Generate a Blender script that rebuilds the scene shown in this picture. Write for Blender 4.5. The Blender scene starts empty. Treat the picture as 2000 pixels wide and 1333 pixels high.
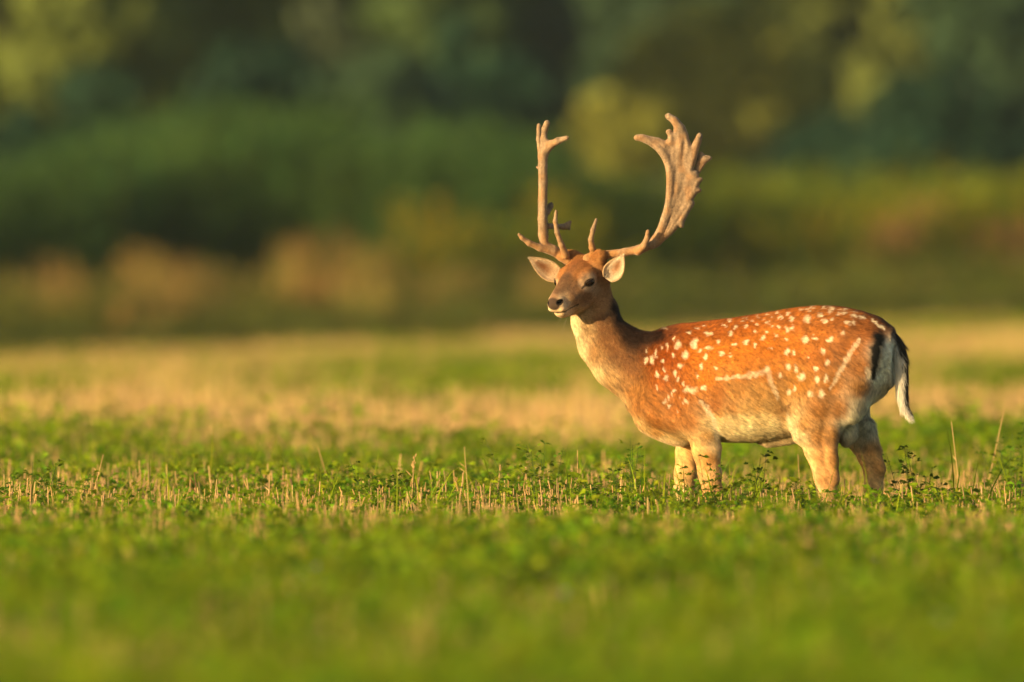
import bpy, math, random
import numpy as np
from mathutils import Vector, Matrix

random.seed(7)
RNG = np.random.default_rng(11)
scn = bpy.context.scene
COL = scn.collection

# ------------------------------------------------------------------ camera, sky, sun, exposure
DIST, S, HOR, HCAM = 50.0, 0.0019, 550.0, 1.0165      # deer distance, metres per photo pixel there, horizon row, eye height
cam = bpy.data.cameras.new('camera')
cam.sensor_width = 36.0
cam.lens = 36.0 * (DIST / S) / 2000.0
cam.clip_end = 4000.0
cam.clip_start = 1.0
cam.dof.use_dof = True
cam.dof.focus_distance = 50.0
cam.dof.aperture_fstop = 2.7
camo = bpy.data.objects.new('camera', cam)
COL.objects.link(camo)
camo.location = (0, -DIST, HCAM)
camo.rotation_euler = (math.radians(90) - math.atan((666.5 - HOR) / (DIST / S)), 0, 0)
scn.camera = camo

SUN_EL, SUN_AZ = math.radians(11), math.radians(234)   # azimuth clockwise from +Y: low, to the left and behind the camera
world = bpy.data.worlds.new('World')
scn.world = world
world.use_nodes = True
wn = world.node_tree
sky = wn.nodes.new('ShaderNodeTexSky')
sky.sky_type = 'NISHITA'
sky.sun_disc = False
sky.sun_elevation = SUN_EL
sky.sun_rotation = SUN_AZ
sky.air_density = 1.2
sky.dust_density = 2.0
wn.links.new(sky.outputs[0], wn.nodes['Background'].inputs[0])
wn.nodes['Background'].inputs[1].default_value = 0.085
sl = bpy.data.lights.new('sun', 'SUN')
sl.energy = 5.0
sl.angle = math.radians(0.6)
sl.color = (1.0, 0.72, 0.36)
sun = bpy.data.objects.new('sun', sl)
COL.objects.link(sun)
sd = Vector((math.sin(SUN_AZ) * math.cos(SUN_EL), math.cos(SUN_AZ) * math.cos(SUN_EL), math.sin(SUN_EL)))
sun.rotation_euler = sd.to_track_quat('Z', 'Y').to_euler()
sun.location = (-20, -40, 20)
scn.view_settings.view_transform = 'Standard'
scn.view_settings.look = 'None'
scn.view_settings.gamma = 1.0
scn.view_settings.exposure = 1.0
scn.view_settings.use_curve_mapping = False
scn.render.engine = 'CYCLES'
scn.cycles.use_denoising = True
scn.cycles.max_bounces = 7
scn.cycles.volume_bounces = 0
scn.cycles.transparent_max_bounces = 8
scn.cycles.sample_clamp_indirect = 6.0

# ------------------------------------------------------------------ helpers
def W(px, py, y):                                    # photo pixel + depth -> the place in the world
    k = (DIST + y) / DIST
    return np.array([(px - 1000) * S * k, y, HCAM + (HOR - py) * S * k])

def to_px(X):                                        # world -> coat pattern coordinates (side view of the animal)
    k = (DIST + X[:, 1]) / DIST
    return 1000 + X[:, 0] / (S * k), HOR - (X[:, 2] - HCAM) / (S * k)

def tag(o, label=None, cat=None, group=None, kind=None):
    if label: o['label'] = label
    if cat: o['category'] = cat
    if group: o['group'] = group
    if kind: o['kind'] = kind
    return o

def mesh_np(name, V, F, mat=None, parent=None, smooth=True, col=None, link=True):
    """V (n,3); F a list of integer arrays (m,3) / (m,4)"""
    me = bpy.data.meshes.new(name)
    Fs = [f for f in F if len(f)]
    V = np.asarray(V, dtype=np.float32)
    me.vertices.add(len(V))
    me.vertices.foreach_set('co', V.ravel())
    if Fs:
        loops = np.concatenate([f.ravel() for f in Fs]).astype(np.int32)
        tot = np.concatenate([np.full(len(f), f.shape[1], dtype=np.int32) for f in Fs])
        st = np.concatenate([[0], np.cumsum(tot)[:-1]]).astype(np.int32)
        me.loops.add(len(loops)); me.loops.foreach_set('vertex_index', loops)
        me.polygons.add(len(tot)); me.polygons.foreach_set('loop_start', st); me.polygons.foreach_set('loop_total', tot)
        me.polygons.foreach_set('use_smooth', np.full(len(tot), smooth))
    me.update(calc_edges=True)
    if col is not None:
        a = me.color_attributes.new('coat', 'FLOAT_COLOR', 'POINT')
        c4 = np.ones((len(V), 4), dtype=np.float32); c4[:, :3] = col
        a.data.foreach_set('color', c4.ravel())
    o = bpy.data.objects.new(name, me)
    if mat: me.materials.append(mat)
    if link: COL.objects.link(o)
    if parent is not None: o.parent = parent
    return o

def empty(name, loc=(0, 0, 0)):
    o = bpy.data.objects.new(name, None)
    o.empty_display_size = 0.2
    o.location = loc
    COL.objects.link(o)
    return o

def nodes(name):
    m = bpy.data.materials.new(name)
    m.use_nodes = True
    return m, m.node_tree.nodes, m.node_tree.links, m.node_tree.nodes['Principled BSDF']

def attr_mat(name, rough=0.8, sheen=0.0, noise=0.0, scale=200.0, bump=0.0, spec=0.2, trans=0.0, hsv=0.0, bright=0.0, sheen_tint=(1, .9, .75)):
    m, N, L, b = nodes(name)
    a = N.new('ShaderNodeAttribute'); a.attribute_name = 'coat'
    out = a.outputs['Color']
    if noise:
        tc = N.new('ShaderNodeTexCoord'); n = N.new('ShaderNodeTexNoise'); n.inputs['Scale'].default_value = scale; n.inputs['Detail'].default_value = 3
        L.new(tc.outputs['Object'], n.inputs['Vector'])
        mr = N.new('ShaderNodeMapRange'); mr.inputs[1].default_value = 0.3; mr.inputs[2].default_value = 0.7
        mr.inputs[3].default_value = 1 - noise; mr.inputs[4].default_value = 1 + noise
        L.new(n.outputs[0], mr.inputs[0])
        mx = N.new('ShaderNodeVectorMath'); mx.operation = 'SCALE'
        L.new(out, mx.inputs[0]); L.new(mr.outputs[0], mx.inputs['Scale']); out = mx.outputs[0]
        if bump:
            bp = N.new('ShaderNodeBump'); bp.inputs['Strength'].default_value = bump; bp.inputs['Distance'].default_value = 0.003
            L.new(n.outputs[0], bp.inputs['Height']); L.new(bp.outputs[0], b.inputs['Normal'])
    if hsv or bright:
        oi = N.new('ShaderNodeObjectInfo'); h = N.new('ShaderNodeHueSaturation')
        m1 = N.new('ShaderNodeMapRange'); m1.inputs[3].default_value = 0.5 - hsv; m1.inputs[4].default_value = 0.5 + hsv
        m2 = N.new('ShaderNodeMapRange'); m2.inputs[3].default_value = 1 - bright; m2.inputs[4].default_value = 1 + bright
        fr = N.new('ShaderNodeMath'); fr.operation = 'FRACT'; mu = N.new('ShaderNodeMath'); mu.operation = 'MULTIPLY'; mu.inputs[1].default_value = 17.31
        L.new(oi.outputs['Random'], mu.inputs[0]); L.new(mu.outputs[0], fr.inputs[0])
        L.new(oi.outputs['Random'], m1.inputs[0]); L.new(fr.outputs[0], m2.inputs[0])
        L.new(m1.outputs[0], h.inputs['Hue']); L.new(m2.outputs[0], h.inputs['Value']); L.new(out, h.inputs['Color']); out = h.outputs[0]
    L.new(out, b.inputs['Base Color'])
    b.inputs['Roughness'].default_value = rough
    b.inputs['Specular IOR Level'].default_value = spec
    if sheen:
        b.inputs['Sheen Weight'].default_value = sheen; b.inputs['Sheen Roughness'].default_value = 0.4
        b.inputs['Sheen Tint'].default_value = (*sheen_tint, 1)
    if trans:
        t = N.new('ShaderNodeBsdfTranslucent'); mix = N.new('ShaderNodeMixShader'); mix.inputs[0].default_value = trans
        L.new(out, t.inputs[0]); L.new(b.outputs[0], mix.inputs[1]); L.new(t.outputs[0], mix.inputs[2])
        L.new(mix.outputs[0], N['Material Output'].inputs['Surface'])
    return m

# ------------------------------------------------------------------ implicit surfaces
class Field:
    def __init__(s, lo, hi, h):
        s.lo = np.array(lo, float); s.h = h
        s.n = np.ceil((np.array(hi) - s.lo) / h).astype(int) + 1
        s.f = np.full(s.n, 0.3, dtype=np.float32)
    def box(s, lo, hi):
        a = np.clip(np.floor((np.array(lo) - s.lo) / s.h).astype(int), 0, s.n)
        b = np.clip(np.ceil((np.array(hi) - s.lo) / s.h).astype(int) + 1, 0, s.n)
        sl = tuple(slice(a[i], b[i]) for i in range(3))
        ax = [(s.lo[i] + s.h * np.arange(a[i], b[i])).astype(np.float32) for i in range(3)]
        return sl, ax[0][:, None, None], ax[1][None, :, None], ax[2][None, None, :]
    def blend(s, sl, g, k):
        f = s.f[sl]
        if k > 0:
            hh = np.clip(0.5 + 0.5 * (f - g) / k, 0, 1)
            s.f[sl] = f * (1 - hh) + g * hh - k * hh * (1 - hh)
        else:
            s.f[sl] = np.minimum(f, g)
    def carve(s, c, r, k=0.004, R=None):
        m = max(r) + k + 3 * s.h
        sl, X, Y, Z = s.box(np.array(c) - m, np.array(c) + m)
        d = s._ell(X, Y, Z, c, r, R)
        f = s.f[sl]; g = -d
        hh = np.clip(0.5 - 0.5 * (f - g) / k, 0, 1)
        s.f[sl] = f * (1 - hh) + g * hh + k * hh * (1 - hh)
    def _ell(s, X, Y, Z, c, r, R):
        dx, dy, dz = X - c[0], Y - c[1], Z - c[2]
        if R is not None:
            a = R[0][0] * dx + R[0][1] * dy + R[0][2] * dz
            b = R[1][0] * dx + R[1][1] * dy + R[1][2] * dz
            e = R[2][0] * dx + R[2][1] * dy + R[2][2] * dz
            dx, dy, dz = a, b, e
        k0 = np.sqrt((dx / r[0]) ** 2 + (dy / r[1]) ** 2 + (dz / r[2]) ** 2)
        return ((k0 - 1) * min(r) * (0.5 + 0.5 * np.clip(k0, 0, 1))).astype(np.float32)
    def ell(s, c, r, k=0.02, R=None):
        m = max(r) + k + 3 * s.h
        sl, X, Y, Z = s.box(np.array(c) - m, np.array(c) + m)
        s.blend(sl, s._ell(X, Y, Z, c, r, R), k)
    def rc(s, a, r1, b, r2, k=0.02, squash=None):
        """tapered capsule; squash=(unit axis, factor<1) makes it thinner along that axis"""
        a = np.array(a, float); b = np.array(b, float)
        m = max(r1, r2) + k + 3 * s.h
        sl, X, Y, Z = s.box(np.minimum(a, b) - m, np.maximum(a, b) + m)
        d = b - a; L2 = float(d @ d) + 1e-12
        px, py, pz = X - a[0], Y - a[1], Z - a[2]
        t = np.clip((px * d[0] + py * d[1] + pz * d[2]) / L2, 0, 1)
        qx, qy, qz = px - t * d[0], py - t * d[1], pz - t * d[2]
        q2 = qx * qx + qy * qy + qz * qz
        if squash is not None:
            n, fct = squash
            c = qx * n[0] + qy * n[1] + qz * n[2]
            q2 = q2 + c * c * (1 / fct ** 2 - 1)
        s.blend(sl, (np.sqrt(q2) - (r1 + (r2 - r1) * t)).astype(np.float32), k)
    def chain(s, pts, k=0.015, squash=None):
        for (p, r), (q, t) in zip(pts[:-1], pts[1:]): s.rc(p, r, q, t, k, squash)
    def mesh(s):
        ins = s.f < 0
        c = [ins[i:ins.shape[0] - 1 + i, j:ins.shape[1] - 1 + j, k:ins.shape[2] - 1 + k] for i in (0, 1) for j in (0, 1) for k in (0, 1)]
        cnt = sum(x.astype(np.uint8) for x in c)
        cells = np.argwhere((cnt > 0) & (cnt < 8))
        idx = np.full(cnt.shape, -1, dtype=np.int32); idx[tuple(cells.T)] = np.arange(len(cells))
        acc = np.zeros((len(cells), 3)); num = np.zeros(len(cells))
        for ax in range(3):
            o = [x for x in range(3) if x != ax]
            for i in (0, 1):
                for j in (0, 1):
                    p = cells.copy(); p[:, o[0]] += i; p[:, o[1]] += j
                    q = p.copy(); q[:, ax] += 1
                    fa = s.f[tuple(p.T)]; fb = s.f[tuple(q.T)]
                    m = (fa < 0) != (fb < 0)
                    t = fa / np.where(m, fa - fb, 1)
                    pt = p.astype(float); pt[:, ax] += t
                    acc[m] += pt[m]; num[m] += 1
        V = s.lo + s.h * acc / num[:, None]
        quads = []
        for ax in range(3):
            o0, o1 = [(1, 2), (2, 0), (0, 1)][ax]
            a = np.moveaxis(ins, ax, 0)
            m = ins.take(range(0, ins.shape[ax] - 1), ax) != ins.take(range(1, ins.shape[ax]), ax)
            e = np.argwhere(m)
            ok = (e[:, o0] > 0) & (e[:, o1] > 0) & (e[:, o0] < cnt.shape[o0]) & (e[:, o1] < cnt.shape[o1])
            e = e[ok]
            inside_first = ins[tuple(e.T)]
            def g(d0, d1):
                p = e.copy(); p[:, o0] += d0; p[:, o1] += d1
                return idx[tuple(p.T)]
            q = np.stack([g(-1, -1), g(0, -1), g(0, 0), g(-1, 0)], 1)
            q[~inside_first] = q[~inside_first][:, ::-1]
            quads.append(q)
        return V, np.concatenate(quads)

def grow_normals(V, Q):
    n = np.cross(V[Q[:, 2]] - V[Q[:, 0]], V[Q[:, 3]] - V[Q[:, 1]])
    N = np.zeros_like(V)
    for i in range(4): np.add.at(N, Q[:, i], n)
    return N / (np.linalg.norm(N, axis=1, keepdims=True) + 1e-12), np.linalg.norm(n, axis=1) * 0.5

def smooth_mesh(V, Q, it=2):
    for _ in range(it):
        A = np.zeros_like(V); C = np.zeros(len(V))
        for i in range(4):
            np.add.at(A, Q[:, i], V[Q[:, (i + 1) % 4]] + V[Q[:, (i - 1) % 4]]); np.add.at(C, Q[:, i], 2)
        V = 0.5 * V + 0.5 * A / C[:, None]
    return V

def vnoise(P, scale, seed=0):
    """cheap smooth value noise, P (n,3) -> 0..1"""
    q = P * scale + seed * 17.13
    i = np.floor(q).astype(np.int64); f = q - i; f = f * f * (3 - 2 * f)
    def hsh(a, b, c):
        v = (a * 374761393 + b * 668265263 + c * 2147483647 + seed * 974711) & 0xffffffff
        v = ((v ^ (v >> 13)) * 1274126177) & 0xffffffff
        return ((v ^ (v >> 16)) & 0xffff) / 65535.0
    r = 0
    for dx in (0, 1):
        for dy in (0, 1):
            for dz in (0, 1):
                w = (f[:, 0] if dx else 1 - f[:, 0]) * (f[:, 1] if dy else 1 - f[:, 1]) * (f[:, 2] if dz else 1 - f[:, 2])
                r = r + w * hsh(i[:, 0] + dx, i[:, 1] + dy, i[:, 2] + dz)
    return r

# ------------------------------------------------------------------ the setting
def ground_mat():
    m, N, L, b = nodes('field_soil')
    tc = N.new('ShaderNodeTexCoord')
    n1 = N.new('ShaderNodeTexNoise'); n1.inputs['Scale'].default_value = 0.35; n1.inputs['Detail'].default_value = 5
    n2 = N.new('ShaderNodeTexNoise'); n2.inputs['Scale'].default_value = 14; n2.inputs['Detail'].default_value = 8
    L.new(tc.outputs['Object'], n1.inputs['Vector']); L.new(tc.outputs['Object'], n2.inputs['Vector'])
    r1 = N.new('ShaderNodeValToRGB'); r1.color_ramp.elements[0].color = (.09, .062, .03, 1); r1.color_ramp.elements[1].color = (.16, .12, .05, 1)
    r2 = N.new('ShaderNodeValToRGB'); r2.color_ramp.elements[0].color = (.05, .05, .02, 1); r2.color_ramp.elements[1].color = (.22, .16, .08, 1)
    L.new(n1.outputs[0], r1.inputs[0]); L.new(n2.outputs[0], r2.inputs[0])
    mx = N.new('ShaderNodeMix'); mx.data_type = 'RGBA'; mx.inputs[0].default_value = .5
    L.new(r1.outputs[0], mx.inputs[6]); L.new(r2.outputs[0], mx.inputs[7]); L.new(mx.outputs[2], b.inputs['Base Color'])
    b.inputs['Roughness'].default_value = .95
    bp = N.new('ShaderNodeBump'); bp.inputs['Distance'].default_value = .03; L.new(n2.outputs[0], bp.inputs['Height']); L.new(bp.outputs[0], b.inputs['Normal'])
    return m
ng = 140
gx = np.sign(np.linspace(-1, 1, ng)) * (np.abs(np.linspace(-1, 1, ng)) ** 3 * 1560 + 40 * np.abs(np.linspace(-1, 1, ng)))
gy = np.concatenate([np.linspace(-70, 300, 120), 300 + 2200 * np.linspace(0.01, 1, 40) ** 2])
def ground_z(x, y):                                    # flat field, a wooded rise far behind
    t = np.clip((y - 330) / 900, 0, 1)
    e = np.clip((y - 20) / 80, 0, 1); cross = .036 * np.clip(x + 6.3, 0, 16) + .02 * np.clip(x - 9.7, 0, 60)      # the field tilts up gently to the right
    return 70 * t * t * (3 - 2 * t) * (1 + .25 * np.sin(x * .004 + 1)) + cross * e * e * (3 - 2 * e)
GX, GY = np.meshgrid(gx, gy, indexing='ij')
GZ = ground_z(GX, GY)
V = np.stack([GX, GY, GZ], -1).reshape(-1, 3)
ii, jj = np.meshgrid(np.arange(len(gx) - 1), np.arange(len(gy) - 1), indexing='ij')
a = (ii * len(gy) + jj).ravel()
ground = mesh_np('ground', V, [np.stack([a, a + len(gy), a + len(gy) + 1, a + 1], 1)], ground_mat())
tag(ground, kind='structure')

# ------------------------------------------------------------------ leaf and straw geometry
class Bld:
    def __init__(s): s.V = []; s.Q = []; s.T = []; s.C = []; s.n = 0
    def add(s, V, Q=None, T=None, c=(1, 1, 1)):
        V = np.asarray(V, float)
        s.V.append(V)
        cc = np.asarray(c, float); s.C.append(np.broadcast_to(cc, (len(V), 3)))
        if Q is not None and len(Q): s.Q.append(np.asarray(Q, int) + s.n)
        if T is not None and len(T): s.T.append(np.asarray(T, int) + s.n)
        s.n += len(V)
    def obj(s, name, mat, parent=None, link=True, smooth=True):
        V = np.concatenate(s.V); C = np.concatenate(s.C)
        F = []
        if s.Q: F.append(np.concatenate(s.Q))
        if s.T: F.append(np.concatenate(s.T))
        return mesh_np(name, V, F, mat, parent, smooth, C, link)

def rnd(a, b): return random.uniform(a, b)
def unit(v):
    v = np.asarray(v, float); return v / (np.linalg.norm(v) + 1e-12)

def leaflet(B, base, d, up, L, w, c):
    d = unit(d); side = unit(np.cross(d, up)); n = np.cross(side, d)
    f = .25 * w
    V = [base, base + d * L * .55 + side * w * .5 + n * f, base + d * L + n * f * -.6, base + d * L * .55 - side * w * .5 + n * f, base + d * L * .5]
    B.add(V, T=[(0, 1, 4), (1, 2, 4), (2, 3, 4), (3, 0, 4)], c=c)

def stick(B, pts, r0, r1, c, sides=3):
    pts = [np.asarray(p, float) for p in pts]; V = []; n = len(pts)
    for i, p in enumerate(pts):
        d = unit(pts[min(i + 1, n - 1)] - pts[max(i - 1, 0)])
        a = unit(np.cross(d, (0.3, 1, 0.1))); b = np.cross(d, a); r = r0 + (r1 - r0) * i / (n - 1)
        for k in range(sides):
            t = 2 * math.pi * k / sides
            V.append(p + r * (math.cos(t) * a + math.sin(t) * b))
    Q = [(i * sides + k, i * sides + (k + 1) % sides, (i + 1) * sides + (k + 1) % sides, (i + 1) * sides + k) for i in range(n - 1) for k in range(sides)]
    T = [((n - 1) * sides, (n - 1) * sides + 1, (n - 1) * sides + 2)]
    B.add(V, Q, T, c)

def lucerne(B, x, y, h, detail=1.0, c0=(.055, .13, .02), flower=False):
    """one branching trifoliate herb"""
    ns = random.randint(2, 4) if detail >= 1 else 2
    for s in range(ns):
        az = rnd(0, 6.283); lean = rnd(.05, .5); hh = h * rnd(.6, 1.05)
        top = np.array([x + math.cos(az) * lean * hh, y + math.sin(az) * lean * hh, hh])
        mid = np.array([x, y, 0]) * .5 + top * .5 + np.array([rnd(-.02, .02), rnd(-.02, .02), .02])
        base = np.array([x, y, 0.0])
        sc = tuple(np.array([.10, .15, .035]) * rnd(.8, 1.2))
        stick(B, [base, mid, top], .0017, .0009, sc)
        nl = int(rnd(7, 11) * detail)
        for i in range(nl):
            t = .25 + .75 * (i + rnd(0, .8)) / nl
            t = min(t, 1)
            p = (1 - t) ** 2 * base + 2 * t * (1 - t) * mid + t * t * top
            a = rnd(0, 6.283); pet = rnd(.012, .035)
            o = np.array([math.cos(a), math.sin(a), rnd(.1, .9)])
            q = p + unit(o) * pet
            if detail >= 1: stick(B, [p, q], .0007, .0005, sc)
            lc = np.array(c0) * rnd(.6, 1.5) * np.array([rnd(.8, 1.5), 1, rnd(.7, 1.2)])
            L = rnd(.016, .032) / (detail ** .5)
            for k in (-1, 0, 1):
                d = np.array([math.cos(a + k * 1.1), math.sin(a + k * 1.1), rnd(-.3, .7)])
                leaflet(B, q, d, np.array([rnd(-1, .5), rnd(-1, .5), rnd(.1, 1)]), L * rnd(.85, 1.1), L * rnd(.45, .6), lc)
        if flower and random.random() < .5:
            for k in range(6):
                leaflet(B, top + np.array([rnd(-.006, .006), rnd(-.006, .006), rnd(0, .012)]), (rnd(-1, 1), rnd(-1, 1), 1), (1, 0, 0), .008, .005, (.38, .3, .55))

def blade(B, x, y, h, w, c, bend=None, az=None, nseg=5, twist=True):
    az = rnd(0, 6.283) if az is None else az; bend = rnd(.3, 1.7) if bend is None else bend
    dirv = np.array([math.cos(az), math.sin(az), 0]); side0 = np.array([-math.sin(az), math.cos(az), 0])
    V = []; p = np.array([x, y, 0.0]); ang = rnd(.02, .25)
    tw = rnd(-1.2, 1.2) if twist else 0
    for i in range(nseg + 1):
        t = i / nseg
        ww = w * (1 - t ** 2.2) * (.75 + .25 * min(1, t * 4)) + .0002
        a2 = tw * t; sd_ = side0 * math.cos(a2) + np.cross(dirv, side0) * 0 + dirv * math.sin(a2) * .8
        V += [p - sd_ * ww / 2, p + sd_ * ww / 2]
        p = p + (dirv * math.sin(ang) + np.array([0, 0, 1]) * math.cos(ang)) * h / nseg
        ang += bend / nseg * (1 + t)
    Q = [(2 * i, 2 * i + 1, 2 * i + 3, 2 * i + 2) for i in range(nseg)]
    B.add(V, Q, c=c)

def straw(B, x, y, h, r=.0019, c=(.54, .35, .14), sides=4):
    lx, ly = rnd(-.13, .13), rnd(-.13, .13); h *= rnd(.75, 1.2)
    q_ = random.random()
    if q_ < .22: lx *= 3; ly *= 3
    if q_ < .05: lx *= 2.4; h *= .8
    k = rnd(.55, 1.15); cc = np.array(c) * k * np.array([1, rnd(.88, 1.05), rnd(.75, 1.15)])
    stick(B, [(x, y, 0), (x + lx * h * .5, y + ly * h * .5, h * .5), (x + lx * h, y + ly * h, h)], r, r * .85, cc, sides)
    if random.random() < .3:                             # a torn leaf sheath
        z = h * rnd(.4, .95); a = rnd(0, 6.28); l = rnd(.02, .06)
        p = np.array([x + lx * z, y + ly * z, z]); q = p + np.array([math.cos(a) * l * .6, math.sin(a) * l * .6, rnd(-.6, .8) * l])
        B.add([p + (0, 0, .002), p - (0, 0, .002), q], T=[(0, 1, 2)], c=cc * 1.05)

M_leaf = attr_mat('lucerne_leaf', rough=.6, spec=.08, trans=.5, hsv=.022, bright=.3)
M_straw = attr_mat('dry_straw', rough=.6, spec=.3, trans=.08, hsv=.008, bright=.18)
GREEN = (.145, .255, .010); BLADE = (.22, .33, .012)

def protos(name, n, fn, mat):
    c = bpy.data.collections.new(name)                   # kept out of the scene: only the node tree reads it
    for i in range(n):
        B = Bld(); fn(B, i)
        o = B.obj('%s_%02d' % (name, i), mat, link=False)
        c.objects.link(o)
    return c

def f_luc(B, i): lucerne(B, 0, 0, rnd(.10, .25), 1.0, GREEN, flower=(i < 1))
def f_grass(B, i):
    az = rnd(0, 6.28)
    for k in range(random.randint(6, 12)):
        blade(B, rnd(-.02, .02), rnd(-.02, .02), rnd(.14, .38), rnd(.0040, .0085), np.array(BLADE) * rnd(.7, 1.35) * (rnd(.8, 1.4), 1, 1), az=az + rnd(-1.3, 1.3) if i % 2 else None)
def f_stub(B, i):
    for k in range(random.randint(6, 13)):
        straw(B, rnd(-.04, .04), rnd(-.04, .04), rnd(.09, .21))
def f_farluc(B, i):
    for k in range(26): lucerne(B, rnd(-.35, .35), rnd(-.35, .35), rnd(.15, .29), .7, (.18, .29, .008))
    for k in range(70): blade(B, rnd(-.35, .35), rnd(-.35, .35), rnd(.12, .30), .008, np.array((.26, .37, .012)) * rnd(.7, 1.3), nseg=3)
def f_farstub(B, i):
    for k in range(260): straw(B, rnd(-.35, .35), rnd(-.35, .35), rnd(.10, .25), r=.0024, sides=3, c=(.62, .43, .16))
def f_farmix(B, i):
    for k in range(60): straw(B, rnd(-.35, .35), rnd(-.35, .35), rnd(.10, .24), r=.0024, sides=3, c=(.60, .48, .12))
    for k in range(110): blade(B, rnd(-.35, .35), rnd(-.35, .35), rnd(.12, .26), .007, np.array((.36, .38, .02)) * rnd(.7, 1.3), nseg=3)
    for k in range(5): lucerne(B, rnd(-.35, .35), rnd(-.35, .35), rnd(.12, .22), .7, (.2, .31, .008))

def scatter(name, coll, pts, rot, scl, idx, label, cat):
    """one piece of ground cover: points that carry instances of the plants in coll"""
    me = bpy.data.meshes.new(name)
    me.vertices.add(len(pts)); me.vertices.foreach_set('co', np.asarray(pts, np.float32).ravel())
    a = me.attributes.new('rot', 'FLOAT_VECTOR', 'POINT'); a.data.foreach_set('vector', np.asarray(rot, np.float32).ravel())
    a = me.attributes.new('scl', 'FLOAT_VECTOR', 'POINT'); a.data.foreach_set('vector', np.asarray(scl, np.float32).ravel())
    a = me.attributes.new('idx', 'INT', 'POINT'); a.data.foreach_set('value', np.asarray(idx, np.int32))
    o = bpy.data.objects.new(name, me); COL.objects.link(o)
    g = bpy.data.node_groups.new(name + '_nodes', 'GeometryNodeTree')
    g.interface.new_socket('Geometry', in_out='INPUT', socket_type='NodeSocketGeometry')
    g.interface.new_socket('Geometry', in_out='OUTPUT', socket_type='NodeSocketGeometry')
    gi = g.nodes.new('NodeGroupInput'); go = g.nodes.new('NodeGroupOutput')
    ip = g.nodes.new('GeometryNodeInstanceOnPoints'); ci = g.nodes.new('GeometryNodeCollectionInfo')
    ci.inputs['Collection'].default_value = coll
    ci.inputs['Separate Children'].default_value = True; ci.inputs['Reset Children'].default_value = True
    def na(n, t):
        x = g.nodes.new('GeometryNodeInputNamedAttribute'); x.data_type = t; x.inputs['Name'].default_value = n
        return [s for s in x.outputs if s.enabled and s.name == 'Attribute'][0]
    L = g.links
    L.new(gi.outputs[0], ip.inputs['Points']); L.new(ci.outputs[0], ip.inputs['Instance'])
    ip.inputs['Pick Instance'].default_value = True
    L.new(na('idx', 'INT'), ip.inputs['Instance Index']); L.new(na('rot', 'FLOAT_VECTOR'), ip.inputs['Rotation']); L.new(na('scl', 'FLOAT_VECTOR'), ip.inputs['Scale'])
    L.new(ip.outputs[0], go.inputs[0])
    md = o.modifiers.new('scatter', 'NODES'); md.node_group = g
    tag(o, label, cat, kind='stuff')
    return o

def field_pts(y0, y1, per_m2, half=lambda d: d * .0381 + .35):
    """random points inside the strip of field between two depths (y), as wide as the view there plus a margin"""
    out = []
    y = np.linspace(y0, y1, 400)
    w = np.array([half(v + DIST) for v in y]); area = np.trapezoid(2 * w, y) if hasattr(np, 'trapezoid') else np.trapz(2 * w, y)
    n = int(area * per_m2)
    cdf = np.cumsum(w); cdf /= cdf[-1]
    yy = np.interp(RNG.random(n), cdf, y); ww = np.interp(yy, y, w)
    xx = (RNG.random(n) * 2 - 1) * ww
    return np.stack([xx, yy, np.zeros(n)], 1)

def fbm2(P, s, seed):
    Q = P.copy(); Q[:, 2] = 0
    return .6 * vnoise(Q, s, seed) + .3 * vnoise(Q, s * 2.1, seed + 3) + .1 * vnoise(Q, s * 4.3, seed + 5)

def put(name, coll, P, nproto, label, cat, smin=.8, smax=1.25, tilt=.12, zs=None):
    n = len(P)
    P = P.copy(); P[:, 2] = ground_z(P[:, 0], P[:, 1])
    rot = np.stack([RNG.normal(0, tilt, n), RNG.normal(0, tilt, n), RNG.random(n) * 6.283], 1)
    s = smin + (smax - smin) * RNG.random(n); s = s * (.72 + .56 * fbm2(P, .8, 77))
    scl = np.stack([s, s, s * (zs if zs is not None else 1)], 1)
    return scatter(name, coll, P, rot, scl, RNG.integers(0, nproto, n), label, cat)

def edge_y(x_over_d):
    """depth of the far edge of the field for a given bearing (it runs away to the right)"""
    return np.interp(x_over_d, [-.045, -.02, .0, .02, .045], [161, 165, 163, 167, 164])

def clear_legs(P):                                      # nothing grows through the hooves
    m = np.ones(len(P), bool)
    for q in HOOVES: m &= (P[:, 0] - q[0]) ** 2 + (P[:, 1] - q[1]) ** 2 > .05 ** 2
    return P[m]
HOOVES = [(.755, .05), (.62, .2), (1.18, -.2), (1.34, 0)]

pc_luc = protos('lucerne_proto', 14, f_luc, M_leaf)
pc_gra = protos('grass_proto', 10, f_grass, M_leaf)
pc_stb = protos('stubble_proto', 10, f_stub, M_straw)
pc_fl = protos('far_lucerne_proto', 5, f_farluc, M_leaf)
pc_fs = protos('far_stubble_proto', 5, f_farstub, M_straw)
pc_fm = protos('far_mixed_proto', 5, f_farmix, M_straw)

# near field: 26 m .. 64 m from the camera
P = clear_legs(field_pts(-25.5, 14, 165))
g = fbm2(P, .55, 1)
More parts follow.
